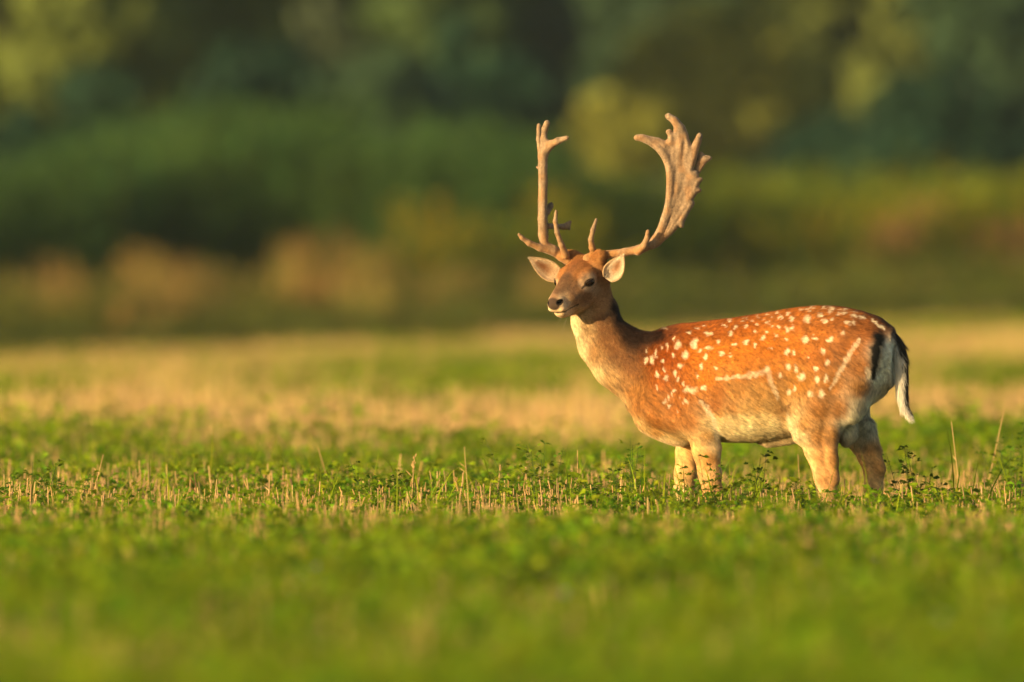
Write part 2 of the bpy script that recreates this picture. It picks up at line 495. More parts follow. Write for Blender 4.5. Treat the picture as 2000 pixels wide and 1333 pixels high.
# a greener belt right behind the animal, thinner and strawier in front of it
zone = np.interp(P[:, 1], [-25, -14, -10, -7, -3, 2, 7, 12, 16], [1.0, 1.0, .95, .85, .62, .7, 1.0, 1.0, .7])
keep = RNG.random(len(P)) < np.clip(zone * (.15 + 2.4 * (g - .28)), .04, 1)
zsc = np.interp(P[keep][:, 1], [-25, -8, -6, 0, 8, 14], [1.1, 1.1, 1.0, .95, 1.05, 1.1])
put('lucerne', pc_luc, P[keep], 14, 'green lucerne growing low across the near stubble field around the buck', 'lucerne', zs=zsc)
P = clear_legs(field_pts(-25.5, 14, 75))
g2 = fbm2(P, .55, 1); g3 = fbm2(P, 1.3, 9)
zone = np.interp(P[:, 1], [-25, -14, -10, -7, -3, 3, 7, 14], [.2, .16, .3, 1.1, 1.5, 1.25, .45, .7])
keep = RNG.random(len(P)) < np.clip(zone * (1.9 - 3.0 * (g2 - .2)) * (.2 + 1.6 * g3), .03, 1)
put('stubble', pc_stb, P[keep], 10, 'pale cut straw stubble standing between the lucerne around the buck', 'stubble', tilt=.06)
P = clear_legs(field_pts(-25.5, 14, 40))
g4 = fbm2(P, .8, 21)
keep = RNG.random(len(P)) < np.clip((g4 - .28) * 2.6, .08, 1)
put('grass', pc_gra, P[keep], 10, 'bright green grass blades arching among the lucerne near the buck', 'grass', smin=.7, smax=1.2)

# middle and far field
P = field_pts(13.5, 116, 11, half=lambda d: d * .040 + .6)
d = P[:, 1] + DIST
P = P[d < edge_y(P[:, 0] / d) + 1]; d = P[:, 1] + DIST
P = P[RNG.random(len(P)) < np.clip(1.1 - (d - 60) / 220, .5, 1)]; d = P[:, 1] + DIST
Pn = P * np.array([1, .22, 1])
g = fbm2(Pn, .42, 31); g5 = fbm2(Pn, 1.3, 37)
stubw = np.interp(d, [63, 66, 70, 77, 83, 90, 102, 112, 125, 170], [.25, .7, 1.3, 1.1, .40, .12, .2, .5, .3, .3])
stubw *= np.interp(P[:, 0] / d, [-.038, -.033, -.025, 0, .02, .04], [.3, .7, 1, 1, .65, .6])
lucw = np.interp(d, [63, 67, 72, 80, 88, 100, 112, 130, 170], [1.0, .7, .45, .5, 1.4, 1.1, .4, .3, .2])
mixw = np.interp(d, [63, 70, 84, 95, 105, 170], [.15, .12, .15, .35, .8, 1.3])
stubw = stubw * np.clip(2.3 - 3.2 * g, .08, 2) * (.5 + g5); lucw = lucw * np.clip(.25 + 4.0 * (g - .30), .05, 4) * (1.4 - g5)
tot = stubw + lucw + mixw; u = RNG.random(len(P)) * tot
is_s = u < stubw; is_l = (~is_s) & (u < stubw + lucw); is_m = ~(is_s | is_l)
thin = RNG.random(len(P)) < .35 + .9 * fbm2(P * np.array([1, .5, 1]), 1.1, 55)      # bare gaps with soil showing
fz = np.interp(P[:, 1] + DIST, [60, 75, 100, 165], [1, 1, .75, .55])
put('far_stubble', pc_fs, P[is_s & thin], 5, 'band of tan straw stubble across the field behind the buck', 'stubble', tilt=.05, smin=.6, smax=1.5, zs=fz[is_s & thin])
put('far_lucerne', pc_fl, P[is_l], 5, 'soft green lucerne patches in the field far behind the buck', 'lucerne', tilt=.05, smin=.7, smax=1.4, zs=fz[is_l])
put('far_meadow', pc_fm, P[is_m & thin], 5, 'yellow green mix of dry straw and grass reaching to the far field edge', 'grass', tilt=.05, smin=.7, smax=1.3, zs=fz[is_m & thin])

# ------------------------------------------------------------------ the fallow buck
TB = math.radians(17)
EU = np.array([math.cos(TB), -math.sin(TB), 0.0])        # towards the tail
EV = np.array([math.sin(TB), math.cos(TB), 0.0])         # towards the far flank
EW = np.array([0, 0, 1.0])
O0 = W(1490, 1085, 0.0); O0[2] = 0.0
def to_w(q): q = np.atleast_2d(q); return O0 + q[:, :1] * EU + q[:, 1:2] * EV + q[:, 2:] * EW
def to_b(X): X = np.atleast_2d(X) - O0; return np.stack([X @ EU, X @ EV, X @ EW], 1)
def B_(px, py, v):                                       # body-frame point seen at px,py with side offset v
    y = 0.0
    for _ in range(4):
        k = (DIST + y) / DIST
        x = (px - 1000) * S * k - O0[0]
        u = (x - v * math.sin(TB)) / math.cos(TB)
        y = -u * math.sin(TB) + v * math.cos(TB)
    return np.array([u, v, HCAM + (HOR - py) * S * (DIST + y) / DIST])

# head frame
HS = 1.17                                                # head size
FH = unit([-.49, -.745, -.45]); LH = unit([.745, -.49, 0]); UH = unit(np.cross(FH, LH))
H0 = W(1124, 549, .13)
def Hh(f, l, u): return to_b(H0 + HS * (f * FH + l * LH + u * UH))[0]
def Hw(f, l, u): return H0 + HS * (f * FH + l * LH + u * UH)
Rb = np.stack([EU, EV, EW]); RHb = np.stack([Rb @ FH, Rb @ LH, Rb @ UH])   # head axes in the body frame

def build_body():
    F = Field((-.90, -.27, -.01), (.56, .33, 1.13), 0.0036)
    # trunk: sections along the spine
    T = np.array([[1228, 735, 795, .05], [1245, 698, 822, .095], [1270, 664, 846, .125], [1300, 642, 858, .145], [1340, 633, 862, .16],
                  [1390, 627, 861, .175], [1440, 621, 861, .188], [1490, 613, 862, .192], [1540, 604, 858, .186], [1590, 598, 845, .176],
                  [1640, 599, 822, .165], [1690, 610, 795, .14], [1722, 624, 775, .105], [1744, 645, 750, .06]])
    pt = np.array([B_(r[0], r[1], 0) for r in T]); pb = np.array([B_(r[0], r[2], 0) for r in T])
    u = pt[:, 0]; wc = (pt[:, 2] + pb[:, 2]) / 2; hh = (pt[:, 2] - pb[:, 2]) / 2
    sl, X, Y, Z = F.box((u[0] - .02, -.26, .35), (u[-1] + .02, .26, 1.0))
    us = X[:, 0, 0]
    def ip(a):
        n = len(us); r = np.interp(us, u, a)
        kk = np.hanning(31); kk /= kk.sum(); rp = np.pad(r, 15, mode='edge')
        return np.convolve(rp, kk, 'valid')[:, None, None].astype(np.float32)
    WC, HH, HW = ip(wc), ip(hh), ip(T[:, 3])
    wn = (Z - WC) / HH
    hw = HW * (1 - .20 * np.clip(wn, 0, 1) - .10 * np.clip(-wn, 0, 1))
    rho = (np.abs(Y / hw) ** 2.25 + np.abs(wn) ** 2.25) ** (1 / 2.25)
    g = (rho - 1) * np.minimum(hw, HH)
    end = np.maximum(u[0] - X, X - u[-1])
    g = np.maximum(g, end)
    F.blend(sl, g.astype(np.float32), 0.0)
    sq = (np.array([0, 1, 0]), .78)
    # neck and throat
    F.chain([(B_(1292, 742, 0), .118), (B_(1250, 722, 0), .122), (B_(1213, 699, 0), .114), (B_(1180, 667, 0), .094), (B_(1162, 625, 0), .081), (B_(1156, 585, 0), .072)], .03, sq)
    F.rc(B_(1262, 676, 0), .035, B_(1330, 668, 0), .045, .04)      # crest of the withers
    # brisket
    F.rc(B_(1270, 818, 0), .055, B_(1325, 838, 0), .062, .03, sq)
    for sgn in (-1, 1):
        # shoulder blade, upper arm
        F.rc(B_(1335, 680, sgn * .085), .055, B_(1278, 790, sgn * .105), .055, .045)
        F.rc(B_(1278, 790, sgn * .105), .055, B_(1362, 836, sgn * .105), .052, .035)
        F.rc(B_(1350, 725, sgn * .115), .052, B_(1362, 815, sgn * .122), .052, .04)
    # rib cage swell, flank hollow
    F.ell(B_(1440, 760, -.075), (.22, .13, .17), .05); F.ell(B_(1440, 760, .075), (.22, .13, .17), .05)
    # haunch
    for sgn in (-1, 1):
        F.rc(B_(1640, 675, sgn * .072), .085, B_(1602, 780, sgn * .106), .088, .05)
        F.rc(B_(1695, 690, sgn * .07), .072, B_(1655, 790, sgn * .095), .070, .04)
    # front legs
    F.chain([(B_(1371, 838, -.115), 0.0543), (B_(1380, 880, -.11), 0.0514), (B_(1386, 925, -.105), 0.0414), (B_(1392, 962, -.10), 0.0354), (B_(1394, 990, -.10), 0.0248), (B_(1394, 1042, -.10), 0.0193), (B_(1391, 1058, -.10), 0.0248), (B_(1384, 1070, -.10), 0.0202)], .018, (np.array([0, 1, 0]), .8))
    F.chain([(B_(1352, 842, .10), 0.0534), (B_(1343, 885, .095), 0.0432), (B_(1339, 925, .09), 0.0396), (B_(1335, 960, .085), 0.0359), (B_(1335, 988, .085), 0.0248), (B_(1336, 1042, .085), 0.0193), (B_(1332, 1058, .085), 0.0248), (B_(1325, 1070, .085), 0.0202)], .018, (np.array([0, 1, 0]), .8))
    # near hind leg
    F.chain([(B_(1592, 790, -.12), 0.0815), (B_(1588, 832, -.118), 0.0582), (B_(1593, 880, -.11), 0.0386), (B_(1610, 935, -.10), 0.0340), (B_(1617, 962, -.10), 0.0313), (B_(1618, 1000, -.10), 0.0239), (B_(1618, 1044, -.10), 0.0193), (B_(1612, 1060, -.10), 0.0239), (B_(1604, 1071, -.10), 0.0202)], .022, (np.array([0, 1, 0]), .8))
    F.chain([(B_(1632, 800, -.11), 0.0504), (B_(1620, 850, -.110), 0.0313), (B_(1626, 900, -.108), 0.0193), (B_(1630, 938, -.103), 0.0193)], .02)
    # far hind leg, set further back
    F.chain([(B_(1655, 790, .11), .075), (B_(1676, 845, .10), .052), (B_(1696, 890, .095), .038), (B_(1707, 925, .09), .034), (B_(1706, 955, .09), .033), (B_(1706, 1000, .09), .026), (B_(1706, 1044, .09), .021), (B_(1700, 1060, .09), .026), (B_(1692, 1071, .09), .022)], .022, (np.array([0, 1, 0]), .8))
    F.chain([(B_(1690, 835, .09), .036), (B_(1705, 880, .09), .025), (B_(1719, 916, .08), .022)], .014)
    # the stifle folds and furry lump between the hind legs
    F.rc(B_(1545, 800, -.10), .02, B_(1565, 850, -.12), .03, .04)
    F.ell(B_(1652, 842, -.03), (.042, .04, .052), .02)
    F.rc(B_(1500, 855, 0), .03, B_(1560, 845, 0), .035, .03)
    F.carve(B_(1533, 790, -.205), (.030, .022, .055), .03)
    F.carve(B_(1412, 858, -.165), (.030, .03, .03), .02)
    # root of the tail
    F.rc(B_(1708, 650, 0), .045, B_(1744, 668, 0), .024, .03)
    # ---- hooves
    for q in ((1384, 1074, -.10), (1325, 1074, .085), (1604, 1076, -.10), (1692, 1076, .09)):
        for s2 in (-1, 1):
            F.rc(B_(q[0] - 4, q[1] + 4, q[2] + s2 * .012), .015, B_(q[0] + 6, q[1] + 1, q[2] + s2 * .012), .016, .006)
    # ---- head
    def he(f, l, u, r, k): F.ell(Hh(f, l, u), tuple(HS * x for x in r), k, RHb)
    def hr(a, r1, b, r2, k): F.rc(Hh(*a), r1 * HS, Hh(*b), r2 * HS, k)
    he(-.055, 0, -.010, (.080, .056, .054), .02)                              # skull
    he(-.015, 0, .012, (.062, .053, .034), .02)                               # brow
    for sgn in (-1, 1):
        he(-.002, sgn * .047, .004, (.030, .023, .024), .016)                 # orbit
        hr((-.022, sgn * .050, .022), .009, (.024, sgn * .043, .020), .007, .012)   # brow ridge
        hr((-.055, sgn * .036, -.050), .038, (.045, sgn * .022, -.052), .029, .022)  # cheek
        hr((.02, sgn * .032, -.022), .028, (.085, sgn * .021, -.020), .024, .02)
        hr((-.078, sgn * .034, .026), .030, (-.080, sgn * .057, .048), .026, .022)   # pedicle
        he(-.075, sgn * .060, -.010, (.030, .022, .032), .02)                # ear base
    hr((-.02, 0, .010), .038, (.126, 0, -.004), .0225, .022)                 # bridge of the nose
    hr((.0, 0, -.032), .044, (.116, 0, -.027), .030, .022)                   # muzzle
    he(.134, 0, -.012, (.021, .030, .021), .010)                             # nose pad
    for sgn in (-1, 1): he(.122, sgn * .020, -.030, (.026, .014, .013), .008)
    hr((.0, 0, -.082), .027, (.116, 0, -.055), .0165, .014)                  # lower jaw
    he(.121, 0, -.051, (.018, .019, .012), .006)
    F.rc(Hh(-.06, 0, -.05), .050, B_(1163, 606, 0), .068, .03)               # throat latch
    for sgn in (-1, 1):
        EA = np.stack([RHb[0] * .88 - sgn * .47 * RHb[1], RHb[0] * .47 + sgn * .88 * RHb[1], RHb[2]])
        F.carve(Hh(.015, sgn * .0685, .001), tuple(HS * x for x in (.0185, .010, .0112)), .004, EA)    # eye socket
        F.carve(Hh(.142, sgn * .0225, -.005), tuple(HS * x for x in (.0125, .0085, .0062)), .003, RHb)  # nostril
    for t in np.linspace(0, 1, 7):                                            # mouth
        for sgn in (-1, 1):
            F.carve(Hh(.142 - .062 * t, sgn * (.004 + .028 * t ** .4), -.0425 - .004 * t), (.009, .011, .0028), .002, RHb)
    V, Q = F.mesh()
    V = smooth_mesh(V, Q, 1)
    return V, Q

# ---- coat pattern
CTRL = [  # px, py, albedo
 # neck: pale throat and front, grey brown side, dark nape
 (1120,640,(.82,.66,.42)),(1133,690,(.80,.62,.38)),(1162,740,(.76,.56,.31)),(1210,785,(.64,.42,.20)),(1250,830,(.66,.42,.19)),
 (1150,640,(.44,.27,.13)),(1165,690,(.40,.21,.08)),(1200,740,(.48,.28,.12)),(1180,640,(.26,.13,.055)),(1172,605,(.24,.13,.058)),(1185,670,(.30,.14,.05)),
 (1205,690,(.24,.11,.04)),(1195,620,(.12,.06,.028)),(1208,645,(.09,.042,.02)),(1235,655,(.035,.018,.01)),(1260,658,(.03,.015,.009)),(1235,690,(.13,.055,.02)),
 (1258,690,(.16,.055,.015)),(1240,730,(.34,.14,.04)),(1237,768,(.44,.19,.05)),(1225,745,(.38,.18,.06)),(1255,798,(.44,.18,.045)),(1285,828,(.42,.155,.035)),
 (1280,650,(.22,.055,.012)),(1300,645,(.24,.07,.02)),
 # chest, shoulder
 (1275,700,(.42,.11,.014)),(1290,740,(.46,.135,.02)),(1280,790,(.46,.17,.035)),(1272,816,(.44,.17,.04)),(1300,860,(.70,.52,.27)),(1335,866,(.66,.46,.22)),(1262,845,(.66,.42,.18)),(1285,845,(.56,.30,.10)),
 (1320,800,(.40,.14,.03)),(1335,760,(.42,.13,.02)),(1345,825,(.44,.18,.05)),(1310,830,(.42,.17,.045)),(1310,695,(.46,.12,.012)),
 # back and flank
 (1350,645,(.42,.11,.014)),(1350,700,(.52,.16,.016)),(1400,690,(.52,.165,.018)),(1400,640,(.40,.11,.014)),(1450,635,(.44,.125,.016)),(1450,690,(.53,.17,.018)),
 (1500,680,(.52,.165,.02)),(1550,620,(.46,.14,.02)),(1550,680,(.50,.165,.022)),(1600,640,(.42,.14,.025)),(1600,700,(.42,.145,.03)),(1640,620,(.40,.13,.025)),
 (1660,680,(.38,.13,.028)),(1690,640,(.34,.11,.024)),(1710,625,(.20,.065,.02)),(1680,720,(.36,.14,.035)),(1620,750,(.40,.16,.035)),(1680,760,(.40,.18,.05)),
 (1560,745,(.48,.20,.035)),(1400,770,(.42,.15,.03)),(1440,765,(.46,.21,.055)),(1480,770,(.48,.235,.065)),(1520,770,(.46,.22,.06)),(1380,745,(.50,.17,.02)),(1450,725,(.50,.17,.025)),(1500,725,(.48,.17,.025)),
 (1430,800,(.44,.20,.06)),(1480,795,(.50,.27,.09)),(1400,795,(.38,.13,.03)),(1520,800,(.46,.24,.08)),
 # belly
 (1420,819,(.78,.57,.30)),(1455,817,(.78,.58,.31)),(1495,815,(.76,.56,.29)),(1410,808,(.50,.24,.07)),(1455,803,(.52,.29,.10)),(1500,800,(.50,.28,.10)),(1420,830,(.84,.67,.40)),(1460,835,(.85,.70,.43)),(1510,830,(.82,.65,.38)),(1440,860,(.78,.62,.38)),(1500,862,(.74,.58,.35)),(1400,835,(.80,.62,.36)),(1535,850,(.68,.5,.28)),(1535,815,(.44,.24,.09)),
 # thigh, hind legs
 (1600,800,(.42,.18,.05)),(1640,800,(.36,.15,.04)),(1572,830,(.48,.24,.08)),(1600,850,(.44,.21,.065)),(1625,850,(.40,.19,.06)),(1600,900,(.58,.34,.15)),(1615,940,(.50,.28,.12)),(1635,900,(.42,.22,.08)),(1600,985,(.60,.40,.20)),(1615,1040,(.52,.34,.18)),
 (1550,825,(.74,.58,.34)),(1560,860,(.76,.60,.36)),(1575,910,(.74,.56,.33)),(1588,965,(.72,.54,.32)),
 (1675,865,(.62,.50,.36)),(1700,880,(.56,.34,.15)),(1690,920,(.62,.38,.17)),(1725,910,(.50,.28,.11)),(1705,960,(.66,.44,.22)),(1706,1040,(.54,.34,.17)),(1680,930,(.70,.54,.33)),
 # front legs
 (1385,850,(.52,.28,.09)),(1385,900,(.56,.30,.10)),(1388,960,(.62,.38,.17)),(1395,1040,(.56,.34,.16)),(1340,880,(.64,.42,.18)),(1335,930,(.66,.44,.20)),(1330,970,(.76,.58,.34)),(1335,1040,(.6,.4,.2)),
 (1398,840,(.74,.60,.38)),(1402,875,(.72,.58,.38)),(1407,920,(.60,.42,.22)),
 # rump
 (1735,700,(.88,.82,.70)),(1720,740,(.88,.82,.70)),(1700,790,(.86,.79,.66)),(1675,815,(.80,.72,.58)),(1700,830,(.80,.73,.60)),(1655,840,(.80,.73,.60)),(1680,800,(.60,.50,.36)),(1735,760,(.60,.5,.38)),(1690,850,(.60,.52,.40)),
]
def seg(px, py, pts, w):
    """soft mask around a polyline; w is a width per point"""
    best = np.zeros(len(px))
    for (x0, y0), (x1, y1), w0, w1 in zip(pts[:-1], pts[1:], w[:-1], w[1:]):
        dx, dy = x1 - x0, y1 - y0; L2 = dx * dx + dy * dy
        t = np.clip(((px - x0) * dx + (py - y0) * dy) / L2, 0, 1)
        d = np.hypot(px - x0 - t * dx, py - y0 - t * dy)
        best = np.maximum(best, np.clip(1.35 - d / (w0 + (w1 - w0) * t), 0, 1))
    return np.clip(best * 1.15, 0, 1)
SPA = [(120,408,26,20),(257,350,28,20),(65,342,20,12),(165,354,20,12),(215,306,18,8),(115,297,20,7),(255,280,22,6),(350,262,18,6),(400,282,16,7),(445,250,22,8),(478,266,12,7),(440,316,25,15),(345,334,20,12),(318,295,15,7),(555,273,20,16),(620,234,22,12),(530,242,22,9),(650,290,22,24),(535,350,18,18),(478,348,13,12),(655,362,20,22),(612,374,18,24),(785,287,35,32),(785,205,28,12),(730,200,18,8),(830,183,26,7),(900,250,26,16),(932,190,22,11),(985,227,22,13),(1000,198,28,12),(970,168,30,7),(940,297,26,20),(1000,283,18,12),(1055,240,18,12),(1108,232,34,14),(1100,198,50,6),(1190,222,36,8),(1195,262,30,16),(1262,272,28,22),(1138,318,26,22),(1190,316,22,18),(1103,404,20,20),(770,466,32,28),(850,448,28,18),(985,465,28,28),(925,565,27,32),(960,662,25,28),(613,575,22,36),(667,575,20,25),(625,700,16,28),(688,716,20,38),(740,790,38,38),(857,713,25,28),(873,808,22,28),(950,797,18,40),(548,768,16,26),(788,622,14,14),(813,932,30,28),(908,938,26,36),(625,920,20,20),(680,890,14,30),(258,494,24,22),(157,505,20,15),(335,515,15,14),(335,402,18,20),(405,440,20,22),(515,437,20,20),(603,470,15,14),(47,583,22,22),(122,605,18,18),(15,485,18,18),(470,535,15,13),(425,395,14,12)]
SPB = [(1360,500,30,45),(1280,600,30,35),(1220,515,28,36),(1180,592,18,18),(1243,685,20,20),(1423,697,20,24),(1460,608,18,26),(1410,560,22,22),(1485,532,40,18),(1470,410,25,20),(1510,408,22,17),(1310,402,26,16),(1385,367,18,10),(1440,347,18,8),(1105,365,22,8),(1185,460,12,24),(1125,525,13,35),(1078,535,10,20),(1028,580,12,40),(940,650,22,32),(995,640,20,36),(955,560,8,20),(1085,650,14,24),(1045,755,16,36),(1098,730,14,32),(1120,800,20,26),(1200,760,14,35),(1225,810,10,25),(1265,850,10,25),(1385,775,16,24),(1550,700,18,16),(1330,900,62,34),(1440,880,24,26),(1190,900,14,16),(1175,935,12,20),(1135,965,14,20),(1105,1000,16,20),(1140,1045,16,22),(1290,1000,16,28),(1240,970,8,12),(1260,1025,10,10),(1215,1090,10,14),(1040,880,12,24)]
SPOTS = [(1400 + x / 4.443, 560 + y / 4.443, max(a, 8) / 4.443, max(b, 8) / 4.443) for x, y, a, b in SPA] + [(1050 + x / 4.4425, 560 + y / 4.4425, a / 4.4425, b / 4.4425) for x, y, a, b in SPB]

def head_c(X):
    q = (X - H0) / HS; f = q @ FH; l = q @ LH; u = q @ UH
    m = np.clip((f + .112) / .035, 0, 1) * np.clip((u + .122 - .35 * np.clip(-f, 0, 1)) / .03, 0, 1) * (np.linalg.norm(q, axis=1) < .22)
    return f, l, u, m * m * (3 - 2 * m)

def coat(X, jit=0.0, rng=None):
    """albedo of the coat at world points X (n,3)"""
    px, py = to_px(X); b = to_b(X)
    if jit: px = px + rng.normal(0, jit, len(px)); py = py + rng.normal(0, jit, len(py))
    P = np.array([[c[0], c[1]] for c in CTRL], float); Cc = np.array([c[2] for c in CTRL])
    num = np.zeros((len(px), 3)); den = np.zeros(len(px))
    for i in range(len(P)):
        w = 1 / ((px - P[i, 0]) ** 2 + (py - P[i, 1]) ** 2 + 90) ** 2.0
        num += w[:, None] * Cc[i]; den += w
    c = num / den[:, None] * np.array([.95, .98, .90])
    red_ = np.clip(1 - np.hypot((px - 1300) / 75, (py - 700) / 75), 0, 1)[:, None]; c = c * (1 - red_ * np.array([.30, .42, .45]))
    n1 = vnoise(X, 60, 2); n2 = vnoise(X * np.array([1, 1, .6]), 150, 4)
    c = c * (1 + .22 * (n1 - .5) + .28 * (n2 - .5))[:, None]
    al_ = X[:, 0] * .80 - X[:, 2] * .60; pe_ = X[:, 0] * .60 + X[:, 2] * .80      # streaks that follow the hair
    st_ = vnoise(np.stack([al_ * .22, X[:, 1], pe_], 1), 210, 21) * .6 + vnoise(np.stack([al_ * .25, X[:, 1], pe_], 1), 95, 22) * .4
    c = c * (1 + 1.0 * (st_ - .5))[:, None]
    brk = np.clip(.25 + .7 * vnoise(X, 120, 14) + .8 * (st_ - .3), 0, 1)
    def over(m, col, s=1.0):
        nonlocal c
        m = (m * s * (brk if s < .91 else 1))[:, None]; c = c * (1 - m) + np.array(col) * m
    legm = (np.clip((py - 850) / 30, 0, 1) * (b[:, 2] < .5))[:, None]; c = c * (1 - legm * np.array([-.04, .08, .18]))
    px = px + 7 * (vnoise(X, 75, 31) - .5) + 2.2 * (vnoise(X, 190, 32) - .5); py = py + 7 * (vnoise(X, 75, 33) - .5) + 2.2 * (vnoise(X, 190, 34) - .5)
    WH = (.86, .74, .52)
    wob = .9 * (vnoise(X, 190, 12) - .5)
    for (x, y, a, q) in SPOTS:
        d = ((px - x) / (a * .95)) ** 2 + ((py - y) / (q * .95)) ** 2 + wob
        m = np.clip((1.55 - d) * .62, 0, 1) ** 1.2
        if m.any(): over(m, WH, .92)
    over(seg(px, py, [(1398, 741), (1425, 739), (1455, 736), (1488, 730), (1499, 722)], [1.5, 3.5, 5.5, 6.5, 5]), WH, .62)
    over(seg(px, py, [(1499, 722), (1505, 742), (1515, 765), (1520, 780)], [5.5, 5, 4, 2]), WH, .55)
    over(seg(px, py, [(1680, 662), (1666, 682), (1651, 708), (1637, 731), (1621, 760)], [2.5, 4, 5, 5, 2]), WH, .7)
    over(seg(px, py, [(1703, 628), (1716, 637), (1727, 645)], [2, 2.8, 2]), WH, .95)
    over(seg(px, py, [(1364, 782), (1380, 796), (1396, 822), (1398, 850)], [2, 5, 5.5, 5]), (.76, .64, .44), .85)
    over(seg(px, py, [(1358, 772), (1374, 785), (1385, 800)], [1.2, 1.6, 1]), (.06, .025, .01), .8)  # dark fold by the elbow, its crease shade painted in
    over(seg(px, py, [(1166, 612), (1188, 660), (1222, 706), (1246, 730)], [15, 19, 22, 12]), (.22, .09, .03), .8)  # brown neck side, deepened with the shadow the head throws on it
    over(seg(px, py, [(1194, 588), (1210, 632), (1240, 660), (1288, 656)], [5, 13, 27, 12]), (.030, .014, .008), .95)  # dark nape mane, with the shade of its turned-away side in the colour
    over(seg(px, py, [(1240, 840), (1275, 860), (1310, 868), (1340, 868)], [3, 7, 9, 7]), (.82, .64, .38), .8)
    over(seg(px, py, [(1402, 846), (1406, 880), (1409, 925)], [6, 5, 3]), (.80, .68, .48), .7)
    # front edge of the near thigh
    over(seg(px, py, [(1538, 810), (1550, 845), (1562, 880), (1576, 920), (1584, 965)], [4, 6, 5, 4.5, 4]), (.80, .66, .42), .8)
    over(seg(px, py, [(1524, 806), (1537, 797), (1546, 787)], [4, 5, 2]), (.16, .07, .025), .7)  # shade in the flank hollow, painted into the coat
    # dorsal stripe and rump
    top = np.clip(1 - np.abs(b[:, 1]) / .03, 0, 1) * (b[:, 2] > .72) * (px > 1255)
    over(np.clip(top * 2, 0, 1), (.07, .035, .018), .85)
    over(seg(px, py, [(1650, 597), (1690, 607), (1716, 620), (1738, 640), (1752, 660)], [1.5, 3, 6, 8, 8]), (.045, .025, .014), .85)
    over(seg(px, py, [(1716, 660), (1712, 690), (1708, 722), (1704, 740)], [13, 12, 8.5, 4]), (.010, .009, .007), 1)
    over(seg(px, py, [(1693, 722), (1697, 738)], [5, 6]), (.80, .70, .5), .7)
    over(seg(px, py, [(1736, 735), (1733, 760), (1728, 772)], [2, 1.5, 1]), (.25, .15, .09), .6)
    # inner side of the legs and under the belly towards the middle is pale
    inner = np.clip((b[:, 1] + .05) / .04, 0, 1) * np.clip((.10 - b[:, 1]) / .03, 0, 1) * (b[:, 2] < .50) * (b[:, 2] > .30) * (px > 1380) * (px < 1600)
    over(inner, (.70, .56, .36), .6)
    over((b[:, 2] < .035).astype(float), (.02, .016, .012))
    # ---- head
    f, l, u, hd = head_c(X); al = np.abs(l)
    hc = np.zeros((len(px), 3)); hw_ = np.zeros(len(px))
    HC = [  # f, |l|, u, colour
      (-.08, 0, .07, (.36, .17, .055)), (-.085, .055, .06, (.46, .22, .07)), (-.03, 0, .055, (.26, .11, .04)), (-.03, .04, .05, (.34, .15, .05)), (.01, 0, .05, (.28, .13, .055)),
      (.045, 0, .035, (.15, .085, .048)), (.085, 0, .022, (.20, .12, .07)), (.105, 0, .016, (.18, .11, .065)), (.02, .035, .04, (.42, .20, .07)), (.128, 0, .010, (.20, .125, .08)), (.125, .03, .005, (.62, .48, .33)), (.05, .04, 0, (.33, .19, .10)),  # bridge of the nose: grey brown hair darkened for the antler shadow
      (.0, .07, -.022, (.46, .32, .20)), (.04, .05, -.035, (.30, .17, .085)), (.09, .035, -.02, (.34, .20, .11)), (.115, .03, -.03, (.60, .46, .32)), (-.05, .07, -.02, (.34, .18, .08)),
      (-.06, .06, -.07, (.34, .19, .09)), (.0, .045, -.08, (.38, .22, .11)), (.05, .03, -.085, (.60, .46, .32)), (.11, .02, -.062, (.78, .66, .50)), (.06, 0, -.095, (.66, .50, .32)), (-.03, 0, -.09, (.56, .42, .25)),
      (-.075, .075, .0, (.26, .13, .055)), (.145, .02, -.03, (.72, .58, .42)), (-.1, .06, .02, (.22, .10, .045)), (-.05, .06, .035, (.44, .23, .09))]
    for ff, ll, uu, cc in HC:
        w = 1 / ((f - ff) ** 2 + (al - ll) ** 2 + (u - uu) ** 2 + .00008) ** 2.2
        hc += w[:, None] * np.array(cc); hw_ += w
    hc = np.array([1.02, .90, .74]) * hc / hw_[:, None] * (1 + .35 * (vnoise(X, 170, 8) - .5))[:, None]
    def hov(m, col, s=1.0):
        nonlocal hc
        m = (np.clip(m, 0, 1) * s)[:, None]; hc = hc * (1 - m) + np.array(col) * m
    es = (f - .015) * .88 - (al - .0645) * .47; et_ = (u - .001) - es * .10
    sd_ = (al > .035) * (f < .06)
    hov((1.6 - np.sqrt((es / .028) ** 2 + (et_ / .021) ** 2)) * 2 * sd_, (.52, .38, .25), .6)
    hov((1.12 - np.sqrt((es / .0200) ** 2 + (et_ / .0130) ** 2)) * 5 * sd_, (.03, .018, .012), 1)
    hov(seg(es * 1000, et_ * 1000, [(15, -2), (34, -9)], [5, 2]) * sd_, (.045, .026, .016), .95)
    pad = np.sqrt((al / .022) ** 2 + ((u + .008) / .018) ** 2)
    hov((1.25 - pad) * 4 * (f > .136), (.045, .028, .020), .97)
    nos = np.sqrt(((f - .143) / .014) ** 2 + ((al - .0235) / .011) ** 2 + ((u + .004) / .0085) ** 2)
    hov((1.25 - nos) * 4, (.012, .008, .007), 1)
    hov(np.clip(1.6 - np.abs(u + .0420 + (.142 - f) * .065) / .0028, 0, 1) * (f > .072) * (f < .15), (.05, .03, .02), .85)
    hd = hd[:, None]
    c = c * (1 - hd) + hc * hd
    return np.clip(c, .004, .9)

